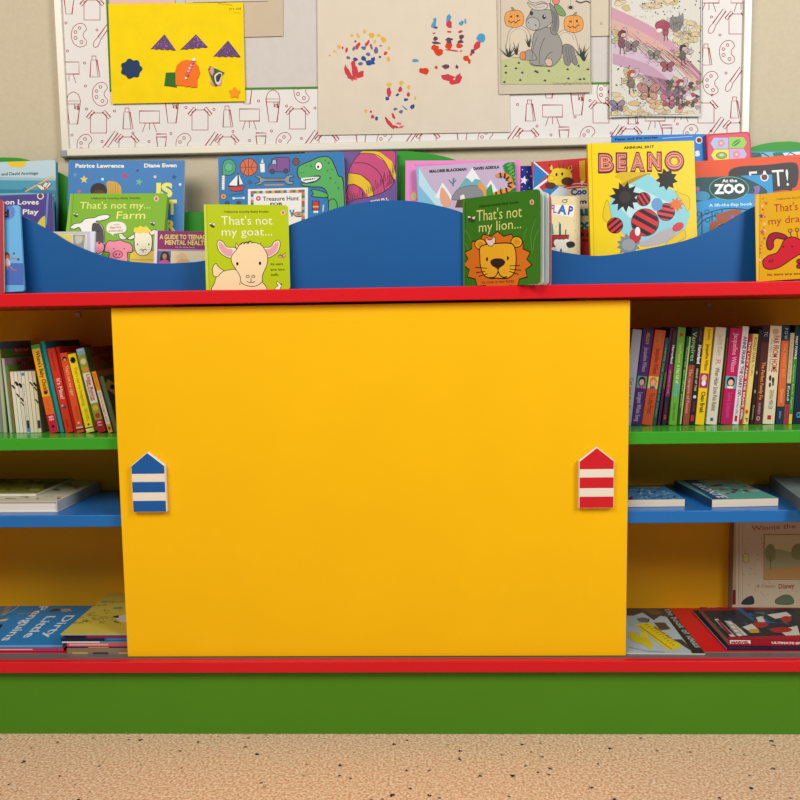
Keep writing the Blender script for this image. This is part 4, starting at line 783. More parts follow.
b = lean((754.8, 194.6), (834, 186.6), .040, 6, .013, yaw=-20, cover='e0a912', spine='c8920e', pages='e9d6a0', kind='board', r=.007, rough=.3, group=GL_, label="golden yellow board book titled That's not my dragon with a red dragon")
a = b.art.view(680, 120, 4.444)
a.p('edc03a', '338 330 352 330 350 712 330 712').s('b9860a', 2, '356 330 352 712').t('5a4010', 'Usborne touchy-feely books', 430, 356, 640, 338, 10).t('a8242c', "That's not", 418, 410, 600, 392, 40, .0).t('a8242c', 'my dragon...', 394, 466, 640, 442, 36, .0)
random.seed(9)
[a.star(random.choice(['c87838', 'b04a5a', 'e8c8b0']), random.uniform(355, 378), y, random.uniform(4, 9)) for y in range(350, 640, 16)]
a.star('7a3a7a', 361, 427, 13).star('c05a5a', 366, 498, 13).star('c86a3a', 383, 370, 10)
a.op('cc1f34', '3a1418', 4, '372 620 395 602 430 590 450 560 462 535 490 520 520 525 560 550 600 600 600 650 540 600 510 610 480 630 440 655 400 664 375 655 368 635', 1).op('a01a3a', '3a1418', 4, '388 568 385 540 398 510 425 500 460 508 478 522 462 530 430 525 415 540 415 565 400 578', 1)
a.e('e8903a', 490, 492, 8, ol='3a1418', w=3).e('e8903a', 520, 488, 8, ol='3a1418', w=3).s('3a1418', 3, '490 500 495 520').s('3a1418', 3, '520 496 522 522').e(K_, 460, 563, 4).e(K_, 498, 563, 4).s('3a1418', 3, '392 628 410 632 412 622 395 625', 1).e('a01a3a', 530, 628, 12, 10, ol='3a1418', w=3).e('a01a3a', 530, 650, 12, 10, ol='3a1418', w=3)
a.t('5a3010', 'its ears are too tufty.', 388, 692, 600, 684, 11, .02); b.done()
b = lean((-42, 208.6), (19.6, 205.0), .036, 6, .006, yaw=2, pages='8fc4ea', cover='69b5ea', spine='4a90c8', kind='board', r=.005, group=GL_, label='light blue board book with a running child, beside the red-edged book at far left')
a = b.art.view(0, 150, 5.333)
sc = [(38+(42+3*math.cos(14*t))*math.cos(t), 330+(42+3*math.cos(14*t))*math.sin(t)) for t in [i*2*math.pi/56 for i in range(56)]]
a.p('5a86d0', sc).t('2a2c4a', 'd', 16, 358, 48, 358, 40, .05).p('4a6fc0', '0 602 124 604 126 720 0 720').p('6a4430', '22 560 35 545 50 555 52 575 40 580 25 580', 1).e('c98a64', 38, 570, 9, 11).p('d8cfd8', '25 585 48 580 55 612 32 622', 1).s('b9785a', 5, '45 588 65 575 95 585').s('b9785a', 5, '30 605 20 620').s('b9785a', 6, '45 615 70 638 90 643').s('b9785a', 6, '35 615 42 640').e('6a5a5a', 74, 552, 6).e('6a5a5a', 98, 583, 7)
b.done()
b = lean((-62, 200), (2.6, 199.0), .024, 6, .008, yaw=2, cover='a83a44', kind='board', r=.006, group=GL_, label='dark red board book at the far left edge of the ledge'); b.done()

# ------------------------------------------------------------ shelves of books, spines out
ZG = .630
SPR = 'books in a row on the right green shelf'
def sp(TL, TR, BL, Y, dep, col, lab, grp, art=None, **kw):
    if 'text' in kw: kw.pop('text')
    b = spine(TL, TR, BL, Y, ZG+.0003, dep, col, label=lab, group=grp, **kw)
    a = b.art.fr()
    if art: art(a)
    return b
def V(a, col, s_, y0, y1, x=.3, h=.5, b_=.0): a.t(col, s_, x, y0, x, y1, h, b_)
def band(a, col, y0, y1, x0=0, x1=1): a.p(col, [(x0, y0), (x1, y0), (x1, y1), (x0, y1)])
def face_(a, y, bg, hair, skin, top, k=.055):
    band(a, bg, y-k*1.15, y+k*1.15, .04, .96); a.e(hair, .5, y-k*.1, .36, k*.95); a.e(skin, .5, y+k*.05, .24, k*.6); band(a, top, y+k*.75, y+k*1.15, .25, .75)
P6, PM = 'paper', 'hard'
def R1(a): V(a, '3a3a40', 'Cat and the Cousins', .5, .96, .3, .4)
def R2(a): V(a, 'c99a4a', 'MELODY', .04, .16, .38, .3, .02); V(a, 'b9a9c9', 'Jacqueline Wilson', .19, .44, .36, .4); face_(a, .55, '4f9a8c', '2c2024', 'd0a48a', 'c8407a'); V(a, 'c9b8d8', 'Longest Whale Song', .66, .96, .3, .45)
def R3(a): V(a, '9a8a3a', 'bestselling', .03, .15, .4, .35); V(a, '5a2418', 'Jacqueline Wilson', .19, .46, .36, .42, .01); face_(a, .55, 'd8c46a', 'c87a3a', 'e0a888', '3a5a8c'); V(a, '3a2414', 'The Lottie Project', .66, .88, .34, .5)
def R4(a): V(a, '8aa890', 'UNDER THE CANVAS OF STARS', .08, .9, .3, .45)
def R5(a): band(a, '6a5a2c', .45, .62, .1, .9)
def R6(a): V(a, 'b04848', 'FREAKY', .03, .16, .3, .3); V(a, 'e6e2e0', 'Horrorland', .17, .36, .3, .5, .03); band(a, '8a2068', .37, .70); V(a, 'c8a858', 'REVENGE OF THE', .43, .67, .35, .3); V(a, '9a4050', 'R.L.STINE', .78, .87, .35, .3); band(a, 'c03040', .89, .94, .25, .75)
def R7(a): a.e('b83028', .5, .075, .24, .02); V(a, 'd8e08a', 'Terry Pratchett', .16, .36, .35, .4); V(a, 'e6ecc8', 'A Hat full of', .38, .57, .32, .42, .01); V(a, '5ab0c8', 'Sky', .57, .72, .3, .6, .02); V(a, '2f5a1c', 'Lots more', .78, .95, .35, .4)
def R8(a): band(a, 'a9cf7a', .01, .99, .62, .98); V(a, 'c9d6a0', 'Secret garden path', .12, .8, .2, .3)
def R9(a): band(a, '9a4a34', .38, 1); V(a, 'a8c07a', 'Vampires', .04, .34, .2, .7, .01); V(a, 'e0b89a', 'The vampire of Forest', .42, .88, .25, .45)
def R10(a): V(a, 'b04848', 'GOOSE', .03, .14, .3, .4); V(a, 'f0eeee', 'Horrorland', .18, .37, .3, .6, .04); V(a, 'e0c87a', 'NIGHT OF THE', .42, .65, .32, .35, .02); a.e('dcdce0', .5, .71, .3, .016); V(a, 'a84050', 'R.L.STINE', .76, .86, .35, .35); band(a, 'c82838', .90, .96, .15, .75)
def R11(a): V(a, '7a5a10', 'bestselling', .02, .13, .45, .3); V(a, '2a2010', 'Jacqueline Wilson', .17, .44, .42, .36, .02); band(a, 'a82a68', .47, .62, .03, .97); a.e('e8c088', .5, .52, .3, .035); a.e('f0e8e4', .5, .57, .25, .03); V(a, '1c160c', 'Clean Break', .66, .88, .36, .48, .02)
def R12(a): V(a, 'b9a878', 'Judith Kerr', .07, .29, .36, .48); V(a, 'c87a8a', 'R', .33, .38, .3, .5); V(a, '4a4438', 'When Hitler Stole Pink Rabbit', .41, .86, .36, .42, .01); band(a, '3f5f8c', .93, .965, .35, .62)
def R13(a): band(a, '6a5424', .1, .98, .4, .7)
def R14(a): V(a, 'e8c8d8', 'Jacqueline Wilson', .05, .45, .38, .42); face_(a, .56, '5fb0b0', '1f1818', 'e8b8a0', 'f0f0f0'); V(a, 'd05a9a', 'Love Lessons', .67, .93, .36, .42)
def R15(a): V(a, '4a2f7a', 'ANNE FRANK THE DIARY OF', .1, .70, .3, .55, .03); V(a, '3a3a40', 'A YOUNG GIRL', .7, .9, .3, .4); band(a, 'c82838', .91, .97, .25, .7)
def R16(a): V(a, 'f0e8e0', 'THE LAZY AND THE BRAVE GIRL', .06, .95, .25, .6, .02)
def R17(a): band(a, 'd98a2a', 0, 1, 0, .18); V(a, '6a4a1a', 'ROALD DAHL', .04, .32, .4, .46, .01); V(a, '4a3a1a', 'The BFG', .33, .46, .45, .32); a.e('d84a1c', .5, .86, .26, .024); V(a, '2a2010', 'P', .93, .97, .35, .5)
def R18(a): a.e('a89878', .5, .45, .25, .02); a.e('a89878', .5, .65, .25, .02); V(a, 'd0c0a0', 'Demons', .8, .95, .3, .5)
def R19(a): band(a, '30222c', 0, .16); V(a, 'c8c0c8', 'TC', .05, .1, .3, .5); V(a, 'e8a03a', 'The Perfect Family Fix', .36, .75, .36, .5, .01); V(a, 'd8b0b8', 'IAN WHYBROW', .78, .90, .36, .36); a.e(None, .5, .94, .2, .02, ol='e0d0c0', w=.08)
def R20(a): a.e('c8a078', .5, .06, .28, .03); V(a, 'a83a30', 'FAR FROM HOME', .10, .47, .38, .48, .02); V(a, '9a6a58', 'The diary of Rebecca', .13, .46, .14, .2); a.e('3c3a38', .33, .53, .12, .03); a.e('3c3a38', .6, .55, .12, .03); a.e('3c3a38', .35, .6, .1, .025); a.e('3c3a38', .62, .59, .08, .02); V(a, '4a4a48', 'SIENNA MERCER', .65, .85, .38, .36); band(a, 'c02828', .91, .955, .35, .68)
def R21(a): band(a, 'd86a34', .155, .82); V(a, 'c8d0d0', 'P O W', .03, .14, .35, .45); V(a, 'e8a070', 'THE NIGHT BUS', .18, .52, .36, .42); V(a, 'f0b888', 'Gleeson', .64, .78, .36, .4); V(a, '9aaab8', 'faber', .87, .95, .36, .35)
def R22(a): band(a, '3a3c44', .55, .78); band(a, 'b0304c', .78, 1); V(a, '8a7a60', 'a summer of words', .1, .5, .3, .4); V(a, 'd0d0d8', 'Enid', .58, .74, .3, .5, .02)
def R23(a): band(a, '3f8a2c', .32, .90); V(a, 'e8e8d8', 'MARY POPPINS', .11, .34, .3, .6, .02); V(a, 'b0d890', 'Comes Back Again', .40, .85, .3, .4); band(a, 'e0c82a', .9, 1, .1, .9)
def R24(a): a.e('5fa8d8', .4, .91, .16, .03); a.e('20384c', .4, .91, .1, .02)
RT = [
 ((632.6, 329), (641.8, 329.4), (621.8, 423), 'a9abb8', 'light grey spine, first book beside the yellow door', R1),
 ((643.3, 328.5), (653.6, 328.8), (629.8, 423.3), '4a2a68', 'purple spine with a dark-haired portrait on teal', R2),
 ((655.3, 329.4), (665.9, 329.8), (639.6, 423.6), 'c8532a', 'orange spine with a fair-haired portrait on yellow', R3),
 ((665.6, 337.5), (668.9, 337.6), (651.6, 423.6), '1f5552', 'thin dark teal spine beside the orange one', R4),
 ((668.6, 328.0), (672.8, 328.0), (657.5, 423.4), '4a2440', 'very dark plum spine with an olive patch', R5),
 ((672.8, 328.4), (677.4, 328.4), (661.9, 423.4), '38203c', 'black spine with white Horrorland lettering and a magenta band', R6),
 ((678.2, 327.1), (685.8, 327.4), (669.0, 423.4), '6aa83a', 'green spine with a small red roundel near its top', R7),
 ((687.0, 336.0), (691.0, 336.0), (677.2, 423.4), '2c5a2a', 'thin dark green spine with a pale green stripe', R8),
 ((691.3, 327.7), (698.3, 327.7), (682.6, 423.4), '1f2c30', 'dark spine turning brick red over its lower half', R9),
 ((698.6, 327.2), (704.0, 327.2), (689.3, 423.3), '262430', 'black spine with white Horrorland lettering and a white dot', R10),
 ((704.7, 327.0), (713.5, 327.2), (695.2, 423.3), 'f2c81a', 'bright yellow spine titled Clean Break', R11),
 ((715.8, 327.0), (726.3, 327.0), (706.2, 422.9), 'dcd4c0', 'cream spine with black title about a pink rabbit', R12),
 ((726.7, 328.0), (730.2, 328.0), (717.0, 422.8), '2e2418', 'thin brown-black spine beside the magenta one', R13),
 ((730.5, 328.0), (742.0, 328.2), (720.4, 422.7), 'c01c5c', 'magenta spine with a dark-haired portrait on teal', R14),
 ((742.9, 326.2), (749.0, 326.2), (732.2, 422.6), 'e4dcdc', 'white spine with purple lettering', R15),
 ((748.7, 336.0), (751.9, 336.0), (738.6, 422.6), 'b02c30', 'thin red spine with white lettering', R16),
 ((751.6, 333.8), (758.3, 334.2), (742.4, 422.4), 'e6cf7c', 'short pale yellow spine with a red dot near its foot', R17),
 ((758.6, 329.6), (762.2, 329.6), (750.4, 422.3), '33261f', 'thin black-brown spine beside the pale yellow one', R18),
 ((762.5, 326.6), (769.6, 326.4), (754.3, 422.3), '5a2a2c', 'maroon spine with gold lettering', R19),
 ((770.4, 325.5), (781.9, 325.2), (762.9, 422.2), 'e2d3b4', 'cream spine titled FAR FROM HOME with two dark figures', R20),
 ((782.5, 325.2), (789.8, 325.2), (775.9, 422.2), '24384a', 'navy spine with a long orange panel', R21),
 ((790.6, 333.0), (794.6, 333.0), (783.9, 422.2), 'cbb894', 'thin cream and dark spine ending in pink', R22),
 ((794.6, 325.2), (799.4, 325.2), (788.0, 422.1), '1f3a3c', 'dark green spine with a yellow foot', R23),
 ((799.6, 325.0), (812, 325.0), (793.0, 422.0), '1e2c40', 'wide navy spine with a blue roundel at the right edge', R24)]
for i, (tl, tr, bl, c, lab, art) in enumerate(RT):
    sp(tl, tr, bl, .115, .125, c, 'upright book with '+lab, SPR, art, kind='paper', back=c, rough=.4).done()
SPL = 'books in a row on the left green shelf'
DL = .15
def L6(a): band(a, '3a9a3c', 0, .045); band(a, 'e86a1c', .585, .79); band(a, 'cc2238', .79, 1); V(a, '2a2010', "Where's Baby Chick?", .07, .53, .36, .48, .02); a.e('8a2a1c', .52, .54, .26, .025); a.e(K_, .52, .545, .12, .012); V(a, 'd83a1c', 'touch and', .62, .76, .35, .35); a.t('f4d8dc', 'RED', .25, .83, .8, .83, .2, .03); a.t('f4d8dc', 'FOX', .25, .86, .8, .86, .2, .03); a.e('3a1c2c', .5, .93, .2, .018)
def L8(a): V(a, '7a2018', 'Leo Lionni', .05, .26, .32, .34); V(a, 'f0d8c8', "It's Mine!", .36, .60, .32, .52, .01); a.e('5a4a3a', .55, .7, .3, .02); a.e('c8b8a0', .35, .68, .12, .012); V(a, '7a2018', 'Knopf', .85, .94, .35, .3)
def L9(a): a.e(K_, .5, .075, .32, .03); a.e('e8a03a', .5, .085, .18, .018); V(a, 'f0c8a0', "That's not my tiger", .16, .54, .36, .42, .01); V(a, 'b0401c', 'Usborne touchy', .68, .84, .4, .2); V(a, 'b0401c', 'feely books', .68, .82, .62, .2); a.e('e8c8a8', .5, .88, .16, .014); band(a, 'c8c0b0', .93, .95); band(a, '3a3630', .95, .97)
def L10(a): a.p(K_, [(.5+.4*(1 if i % 2 else .75)*math.cos(i*math.pi/9), .08+.045*(1 if i % 2 else .75)*math.sin(i*math.pi/9)) for i in range(18)]); V(a, '8a6a1c', "That's not my hedgehog", .17, .66, .36, .42); V(a, '8a7a1c', 'Usborne touchy', .7, .86, .4, .2); V(a, '8a7a1c', 'feely books', .7, .84, .62, .2); a.e('7a3a1c', .5, .9, .14, .014); band(a, '3a3630', .935, .95); band(a, 'e8e4d8', .95, .975)
def L11(a): band(a, '8ab8c8', 0, .075); band(a, 'c0d8e0', .015, .03, .2, .8); a.e('e8d0b0', .5, .155, .36, .035); a.e('e88838', .5, .25, .34, .03); band(a, 'e6e0d0', .29, .65, .02, .98); V(a, 'c03838', 'Little Bunny', .31, .62, .42, .42, .03); V(a, '3a3630', 'Where are you?', .37, .62, .16, .26, .02); a.e('e8b03a', .5, .71, .36, .034); a.e('b83c2c', .5, .80, .34, .032); band(a, 'b82030', .85, 1); a.t('f0d0d8', 'RED', .25, .89, .8, .89, .2, .03); a.t('f0d0d8', 'FOX', .25, .925, .8, .925, .2, .03)
def L12(a): band(a, 'e89a1c', 0, .31); band(a, 'e6d8c4', .31, .86); band(a, 'd8a82a', .86, 1); V(a, '6a4a1c', 'Eric Carle', .04, .26, .3, .4); V(a, '5a4a40', 'Owl is hungry and', .34, .82, .3, .42); a.e('4a4a30', .5, .93, .25, .03)
def top_text(b, col, txt, x0, y0, x1, y1, h, bd=None):
    a = b.face('right').view(0, 330, 7.27)
    if bd: bd(a)
    a.t(col, txt, x0, y0, x1, y1, h, .01)
def LB(tl, tr, bl, Y, dep, col, lab, art=None, **kw): return sp(tl, tr, bl, Y, dep, col, 'leaning book with '+lab, SPL, art, rough=.4, **kw)
LB((-9, 342), (-3, 341.5), (-1, 434), .115, .15, '8f9388', 'grey-blue cover at the far left, tallest there', kind='hard', xcol='5f7a8c').done()
b = LB((-3.6, 349.5), (.6, 349), (4, 434), .11, .15, 'b9b6a0', 'green cover and red title label, second at far left', kind='hard', xcol='4a8a34')
a = b.face('right').view(0, 330, 7.27); a.p('a82c3c', '95 128 215 122 215 168 100 172').t('e8b8c0', 'My First Touch', 110, 158, 205, 152, 14, .01).p('c8303a', '-10 150 20 148 22 190 -10 192'); b.done()
b = LB((1.6, 358.5), (4.6, 358.2), (10.0, 434), .108, .15, 'c9c6b8', 'pale grey cover and title My First', kind='hard', xcol='a08c94')
top_text(b, 'a0402c', 'My First', 132, 285, 262, 268, 36); b.face('right').view(0, 330, 7.27).t('4a3a40', 'Baby', 160, 226, 190, 222, 12, .02); b.done()
b = LB((5.2, 366), (8.0, 366), (12.8, 434), .108, .06, '5a8a2c', 'narrow plain green spine beside the small red one', kind='board'); b.done()
LB((8.4, 371.5), (9.6, 371.5), (15.6, 434), .107, .10, 'b83038', 'thin red spine before the white sketch-spined set', kind='board', xcol='c04a50').done()
cw = ['e8e0cc', 'e9e3d0', 'dcd6c4', 'e6dcc0', 'e0d8c0', 'e4d6b4', 'dccfae']
for i in range(7):
    x = 9.8+i*3.65
    def LW(a, i=i):
        random.seed(20+i)
        for (y, w_) in {0: [(.22, .5)], 1: [(.17, .7), (.36, .4)], 2: [(.2, .8), (.43, .5), (.5, .3)], 4: [], 5: [(.18, .4)], 6: [(.19, .6), (.26, .4), (.46, .4)]}.get(i, []): a.s('1c1a1a', w_, [(.1, y), (.45, y+.015), (.9, y+.06)], 1)
        if i == 3: band(a, '3a8ac0', .02, .07, .1, .9); V(a, '6a8aa0', 'Peter stories', .2, .8, .3, .35)
        if i in (3, 6): band(a, '3a3c34', .8, .93, .1, .9)
        if i == 3: band(a, '3a8ac0', .93, .99, .1, .9)
    LB((x, 371.8-.1*i), (x+3.4, 371.7-.1*i), (x+6.6, 433.6), .106, .10, cw[i], ['cream spine, first of the white sketch-spined set', 'cream spine, second of the white sketch-spined set', 'cream spine, third of the white sketch-spined set', 'cream spine with blue tab, middle of the sketch-spined set', 'cream spine, fifth of the white sketch-spined set', 'cream spine, sixth of the white sketch-spined set', 'cream spine, last of the white sketch-spined set'][i], LW, kind='paper', xcol='8a8a88').done()
LB((30.6, 345.4), (38.8, 343.6), (50.4, 435.2), .093, .165, 'f0b01e', "yellow spine titled Where's Baby Chick?", L6, kind='board', xcol='2f8a88').done()
LB((39.4, 341.8), (44.6, 341.6), (59.6, 434.5), .10, .17, '2f8f8c', 'tall teal spine between the yellow and red ones', kind='hard', xcol='2a6a70').done()
LB((46.6, 349), (54.4, 348.2), (66.0, 434.8), .097, .165, 'd4381f', "red spine titled It's Mine!", L8, kind='hard', xcol='c42c20').done()
LB((55.6, 347.2), (58.6, 347), (73.6, 434), .099, .165, 'b02018', 'thin dark red spine beside the tiger book', kind='paper', xcol='a82820').done()
LB((59.4, 353.6), (66.4, 352.4), (77.4, 434), .095, .15, 'e4552a', "orange-red spine titled That's not my tiger", L9, kind='board').done()
LB((67.4, 354.6), (75.0, 352.6), (86.6, 433.8), .093, .15, 'f6e21c', "bright yellow spine titled That's not my hedgehog", L10, kind='board').done()
b = LB((75.6, 349.3), (83.4, 347.7), (98.2, 434.6), .09, .165, '8aa83a', 'green spine with round fruit dots and white title panel', L11, kind='board', xcol='9a5a52')
a = b.face('right').view(50, 335, 7.62); a.p('5f8a3a', '255 92 300 90 350 270 320 290 270 150').t('4a2a30', 'Little Bunny', 322, 160, 500, 128, 40, .0).t('3a2a28', 'Where are you', 385, 192, 500, 184, 14, .02).p('5a7a3a', '395 215 520 205 520 250 405 256'); b.done()
LB((91.2, 372), (95.4, 371), (108.6, 434.2), .088, .13, 'e6d8c4', 'narrow orange, white and yellow spine near the door', L12, kind='paper', xcol='b98a4a').done()
b = LB((96.5, 377), (103, 376), (113.4, 434.2), .094, .13, '5a6a4a', 'dark green cover and a small cream label, half behind the door', kind='hard', xcol='4a5a40')
a = b.face('right').view(50, 335, 7.62); a.p('f0dc8a', '405 395 442 335 500 372 500 458').p(K_, [(475+(24 if i % 2 else 15)*math.cos(i*math.pi/7), 395+(24 if i % 2 else 15)*math.sin(i*math.pi/7)) for i in range(14)]); b.done()

# ------------------------------------------------------------ books lying on the blue shelves
ZS = .4668
b = flat((-60, 501.8), (57, 501.2), .221, ZS, .0235, cover='d8ceb8', back='f0ece4', pages='efe6da', kind='hard', side='right', spine='c9ccd0', label='thick white hardback lying flat on the left blue shelf under the thin one', group='books lying flat on the left blue shelf')
a = b.art.view(0, 465, 6.667); random.seed(31)
a.s('f2efe8', 8, '-100 236 376 236')
for i in range(40): x, y = random.uniform(0, 560), random.uniform(110, 225); a.e(random.choice(['8a5a3a', 'b09a6a', '6a3a2a', 'c8b48a', '7a6a4a']), x+ (225-y)*.9, y, random.uniform(8, 26), random.uniform(2, 6))
b.done()
b = flat((-70, 493.8), (36, 493.4), .168, ZS+.0240, .006, cover='8a8a3c', kind='paper', side='left', pages='e9e2d0', back='e0dccc', label='thin olive patterned book lying on the thick white hardback', group='books lying flat on the left blue shelf')
a = b.art.view(0, 465, 6.667)
for i in range(46): x, y = random.uniform(-100, 380), random.uniform(72, 180); a.e(random.choice(['6a3a2a', 'a89a3a', '5a5a24', '9aa04a', '7a4a2a', 'b8a860']), x, y, random.uniform(14, 46), random.uniform(3, 9))
a.s('e8e4d8', 4, '-100 186 236 182'); b.done()
FB = 'paperbacks lying flat on the right blue shelf'
b = flat((604, 500), (685, 499), .13, ZS, .0158, cover='4a86b8', kind='paper', side='left', pages='ead9c0', label='blue speckled paperback lying half behind the yellow door', group=FB)
a = b.art.view(620, 430, 4.444); a.p('2f4a5c', '40 205 150 200 175 220 40 225').p('8a9a8a', '45 222 170 218 190 240 170 262 45 255'); random.seed(8)
for i in range(70): x, y = random.uniform(40, 250), random.uniform(262, 306); a.e(random.choice(['1f5a9a', '8ab8d8', '2a3a5a', 'b8d0d8', '3a6a9a']), x, y, random.uniform(3, 9), random.uniform(1, 3))
a.p('8a2030', '40 300 55 296 60 312 40 312').t('4a5a50', 'THE BOY', 60, 242, 165, 244, 12, .02); b.done()
b = flat((712, 499.6), (778.5, 498), .205, ZS, .0168, cover='5fa89a', spine='2a4f7a', kind='paper', side='left', pages='ead9c0', back='2a4f7a', label='teal and pink paperback with navy spine strip, middle of the blue shelf', group=FB)
a = b.art.view(620, 430, 4.444); a.p('2a4a78', '262 212 312 206 475 304 412 308').t('e0e4e8', 'BRONTE', 318, 238, 440, 302, 18, .03).p('7fb0a0', '330 205 530 195 550 208 355 220').p('c8b47a', '370 222 510 215 540 232 385 240').t('6a5a4a', 'C. HART', 395, 236, 515, 230, 10, .03)
for i in range(34): x, y = random.uniform(410, 620), random.uniform(238, 284); a.e(random.choice(['b05a5a', 'c88a7a', '6a4a5a', '8ac0b0', '9a3a4a']), x, y, random.uniform(6, 22), random.uniform(2, 5))
b.done()
b = flat((812, 508), (880, 512), .15, ZS, .012, cover='8f9aa0', kind='paper', side='left', pages='e0d2bc', spine='7f8a90', label='x', group=FB)
# swing it so its spine runs back to the left, as in the photograph
A_, B_ = atz(769.5, 475.5, ZS+.027), atz(803, 500.5, ZS+.027)
u = (B_-A_); L_ = u.length; zdir = -(u.normalized()); xdir = VEC((-zdir.y, zdir.x, 0))*-1
b = Book(frame(B_, xdir, zdir), .115, .0265, L_, cover='7c8688', kind='paper', side='left', spine='6c7476', pages='e0d2bc', label='grey paperback lying flat at the far right of the blue shelf', group=FB)
b.art.fr().t('5a666c', 'TALES', .3, .2, .3, .8, .3, .02); b.done()

# ------------------------------------------------------------ books lying on the red base
ZB = .1675
PB = 'picture books in the left bottom compartment'
b = flat((-90, 648.6), (63.5, 648.3), .245, ZB, .006, cover='c03a5a', kind='paper', side='bottom', spine='b85a78', pages='20202c', back='1c1a24', label='thin dark red book lying under the blue penguin book', group=PB); 
a = b.face('bottom').fr(); band(a, 'e8c8d8', .2, .6, .55, .8); band(a, '9a3a9a', .2, .6, .8, .97); b.done()
b = flat((-90, 645.2), (62.2, 644.8), .243, ZB+.0064, .0055, cover='1f86c4', kind='paper', side='bottom', spine='5fb4e4', pages='dfe6ea', back='1f86c4', label='large blue picture book of dirty little penguins lying on the red base', group=PB)
a = b.art.view(0, 585, 10); w_ = 'e8ecea'
a.p('8a8a84', '-200 155 180 152 60 300 -200 330').p('b9a68a', '380 150 900 150 900 200 640 200 520 170').p('5f7a8c', '-200 240 60 210 -50 400 -200 420')
a.s('c8ccc8', 8, '225 175 140 250 20 300', 1).s('d0d4d0', 5, '140 180 60 230', 1).s('2a3a4a', 6, '-40 370 80 300 180 290').p('b04a2a', '280 285 340 262 385 270 370 290', 1).s('c8a05a', 9, '175 290 320 280').p('5a3a2a', '490 270 540 240 600 240 640 250 560 262', 1).p('c8a880', '600 240 700 235 720 262 620 268').p('201c20', '0 390 30 400 10 430 -20 430').p('d8c878', '-10 350 90 335 60 360 -10 368')
# the title runs towards the reader: letters laid flat one by one
def lay(s_, x0, y0, x1, y1, h): a.t(w_, s_, x0, y0, x1, y1, h, .015)
lay('Penguins', 400, 215, 5, 560, 54); lay('Little', 470, 312, 222, 528, 54); lay('Dirty', 660, 305, 415, 525, 54)
b.done()
def stack(x_l, y_f, x_r, dep, z, t, col, lab, pcol='d8cfc0', band_=None, kind='paper'):
    b = flat((x_l, y_f), (x_r, y_f-.3), dep, z, t, cover=col, kind=kind, side='bottom', spine=col, pages=pcol, label=lab, group=PB)
    if band_:
        a = b.face('bottom').fr()
        for (c, u0, u1, v0, v1) in band_: band(a, c, v0, v1, u0, u1)
    b.done()
z = ZB
for (t, col, lab, xl, bd, yp) in (
  (.0125, '8f7a62', 'thick brown book at the bottom of the pile by the door', 67, [('c9a85a', .05, .2, .7, 1), ('2a3040', .25, .4, .75, 1), ('d8b060', .5, .7, .75, 1)], 646),
  (.0030, '2a3448', 'thin navy book second from the bottom of the pile', 68, [('d8a84a', .2, .4, .2, .8)], 644.5),
  (.0075, 'd8546a', 'pink-spined book in the middle of the pile', 67, [('e8a8b0', .02, .4, .2, .7)], 641),
  (.0034, '4a9a8a', 'thin green and white book in the pile by the door', 62, [('d8f0e0', .0, .35, .1, .9)], 636.5),
  (.0068, '2a5a9a', 'navy and blue book above the green one in the pile', 61, [('1f2048', .0, .4, .0, 1), ('3a7ab8', .42, .95, .1, .6)], 633.5),
  (.0055, '8a2440', 'dark maroon book just under the yellow top book', 65, [('1c1420', 0, .2, 0, 1)], 630)):
    # pixel row of the top front edge follows from height and depth of the pile's front
    zt = z+t; Pf = VEC((0, .012, 0))
    d = VEC((-.6, .018, zt))-CAM; yy = 400-F*d.dot(U_)/d.dot(W_)
    stack(xl, yy, 170, .24, z, t, col, lab, band_=bd); z = zt+.0003
zt = z+.003
d = VEC((-.6, .018, zt))-CAM; yy = 400-F*d.dot(U_)/d.dot(W_)
A_ = atz(60.5, yy, zt); C_2 = atz(106, 588.5, zt)
b = Book(frame(A_, VEC((1, 0, 0)), VEC((0, 1, 0))), .22, .003, min(.258, C_2.y-A_.y), cover='d2bc4a', kind='paper', side='bottom', spine='7fb0b8', pages='eee6d0', label='yellow book with jungle doodles on top of the pile by the door', group=PB)
a = b.art.view(55, 580, 9.412); random.seed(12)
a.t('3f6f8a', 'Tad', 335, 248, 480, 240, 34, .02).t('3f6f8a', 'Squa', 430, 212, 690, 205, 34, .02).t('3f7f9a', 'a', 540, 272, 645, 268, 60, .03)
for i in range(44): x = random.uniform(110, 640); y = random.uniform(290, 425); a.s('4a4a20', 4, [(x, y), (x+random.uniform(-30, 40), y-random.uniform(4, 22)), (x+random.uniform(20, 60), y-random.uniform(-6, 14))], 1)
a.p('d8d4c8', '560 350 620 335 665 330 668 400 600 385', 1).p('3a3634', '545 345 600 335 590 360', 1); b.done()

MB_ = 'books in the right bottom compartment'
b = flat((575, 652.6), (705.5, 653.5), .262, ZB, .003, cover='b4c2c2', kind='paper', side='right', spine='2a2c2a', pages='e8e4dc', back='3a3a34', label='pale blue paperback with a yellow ruler picture and black side strip', group=MB_)
a = b.art.view(620, 510, 4.444)
a.p('2e2f2c', '172 428 215 428 385 645 325 645 300 600').p('4a463a', '30 430 175 430 230 480 180 470 150 490 100 455 60 470 30 480').t('a8b0a8', 'the book of ideas', 195, 440, 335, 612, 15, .02).p('5a4a3a', '150 500 200 500 225 530 180 535').p('6a5c4a', '100 440 160 440 190 462 140 466')
a.p('4a4034', '240 575 275 575 300 600 320 628 290 610').p('a8b8b8', '30 470 80 470 110 500 40 520').op('6a6a64', '3a3a34', 2, '75 485 100 478 130 485 125 500 90 498')
a.p('e8cc20', '65 508 130 502 280 610 215 625').s('8a7410', 3, '85 515 230 620'); [a.s('4a4010', 2, [(110+i*12, 512+i*9), (124+i*12, 508+i*9)]) for i in range(11)]; a.t('a86a1c', 'MEASURE IT', 145, 520, 240, 588, 10, .03)
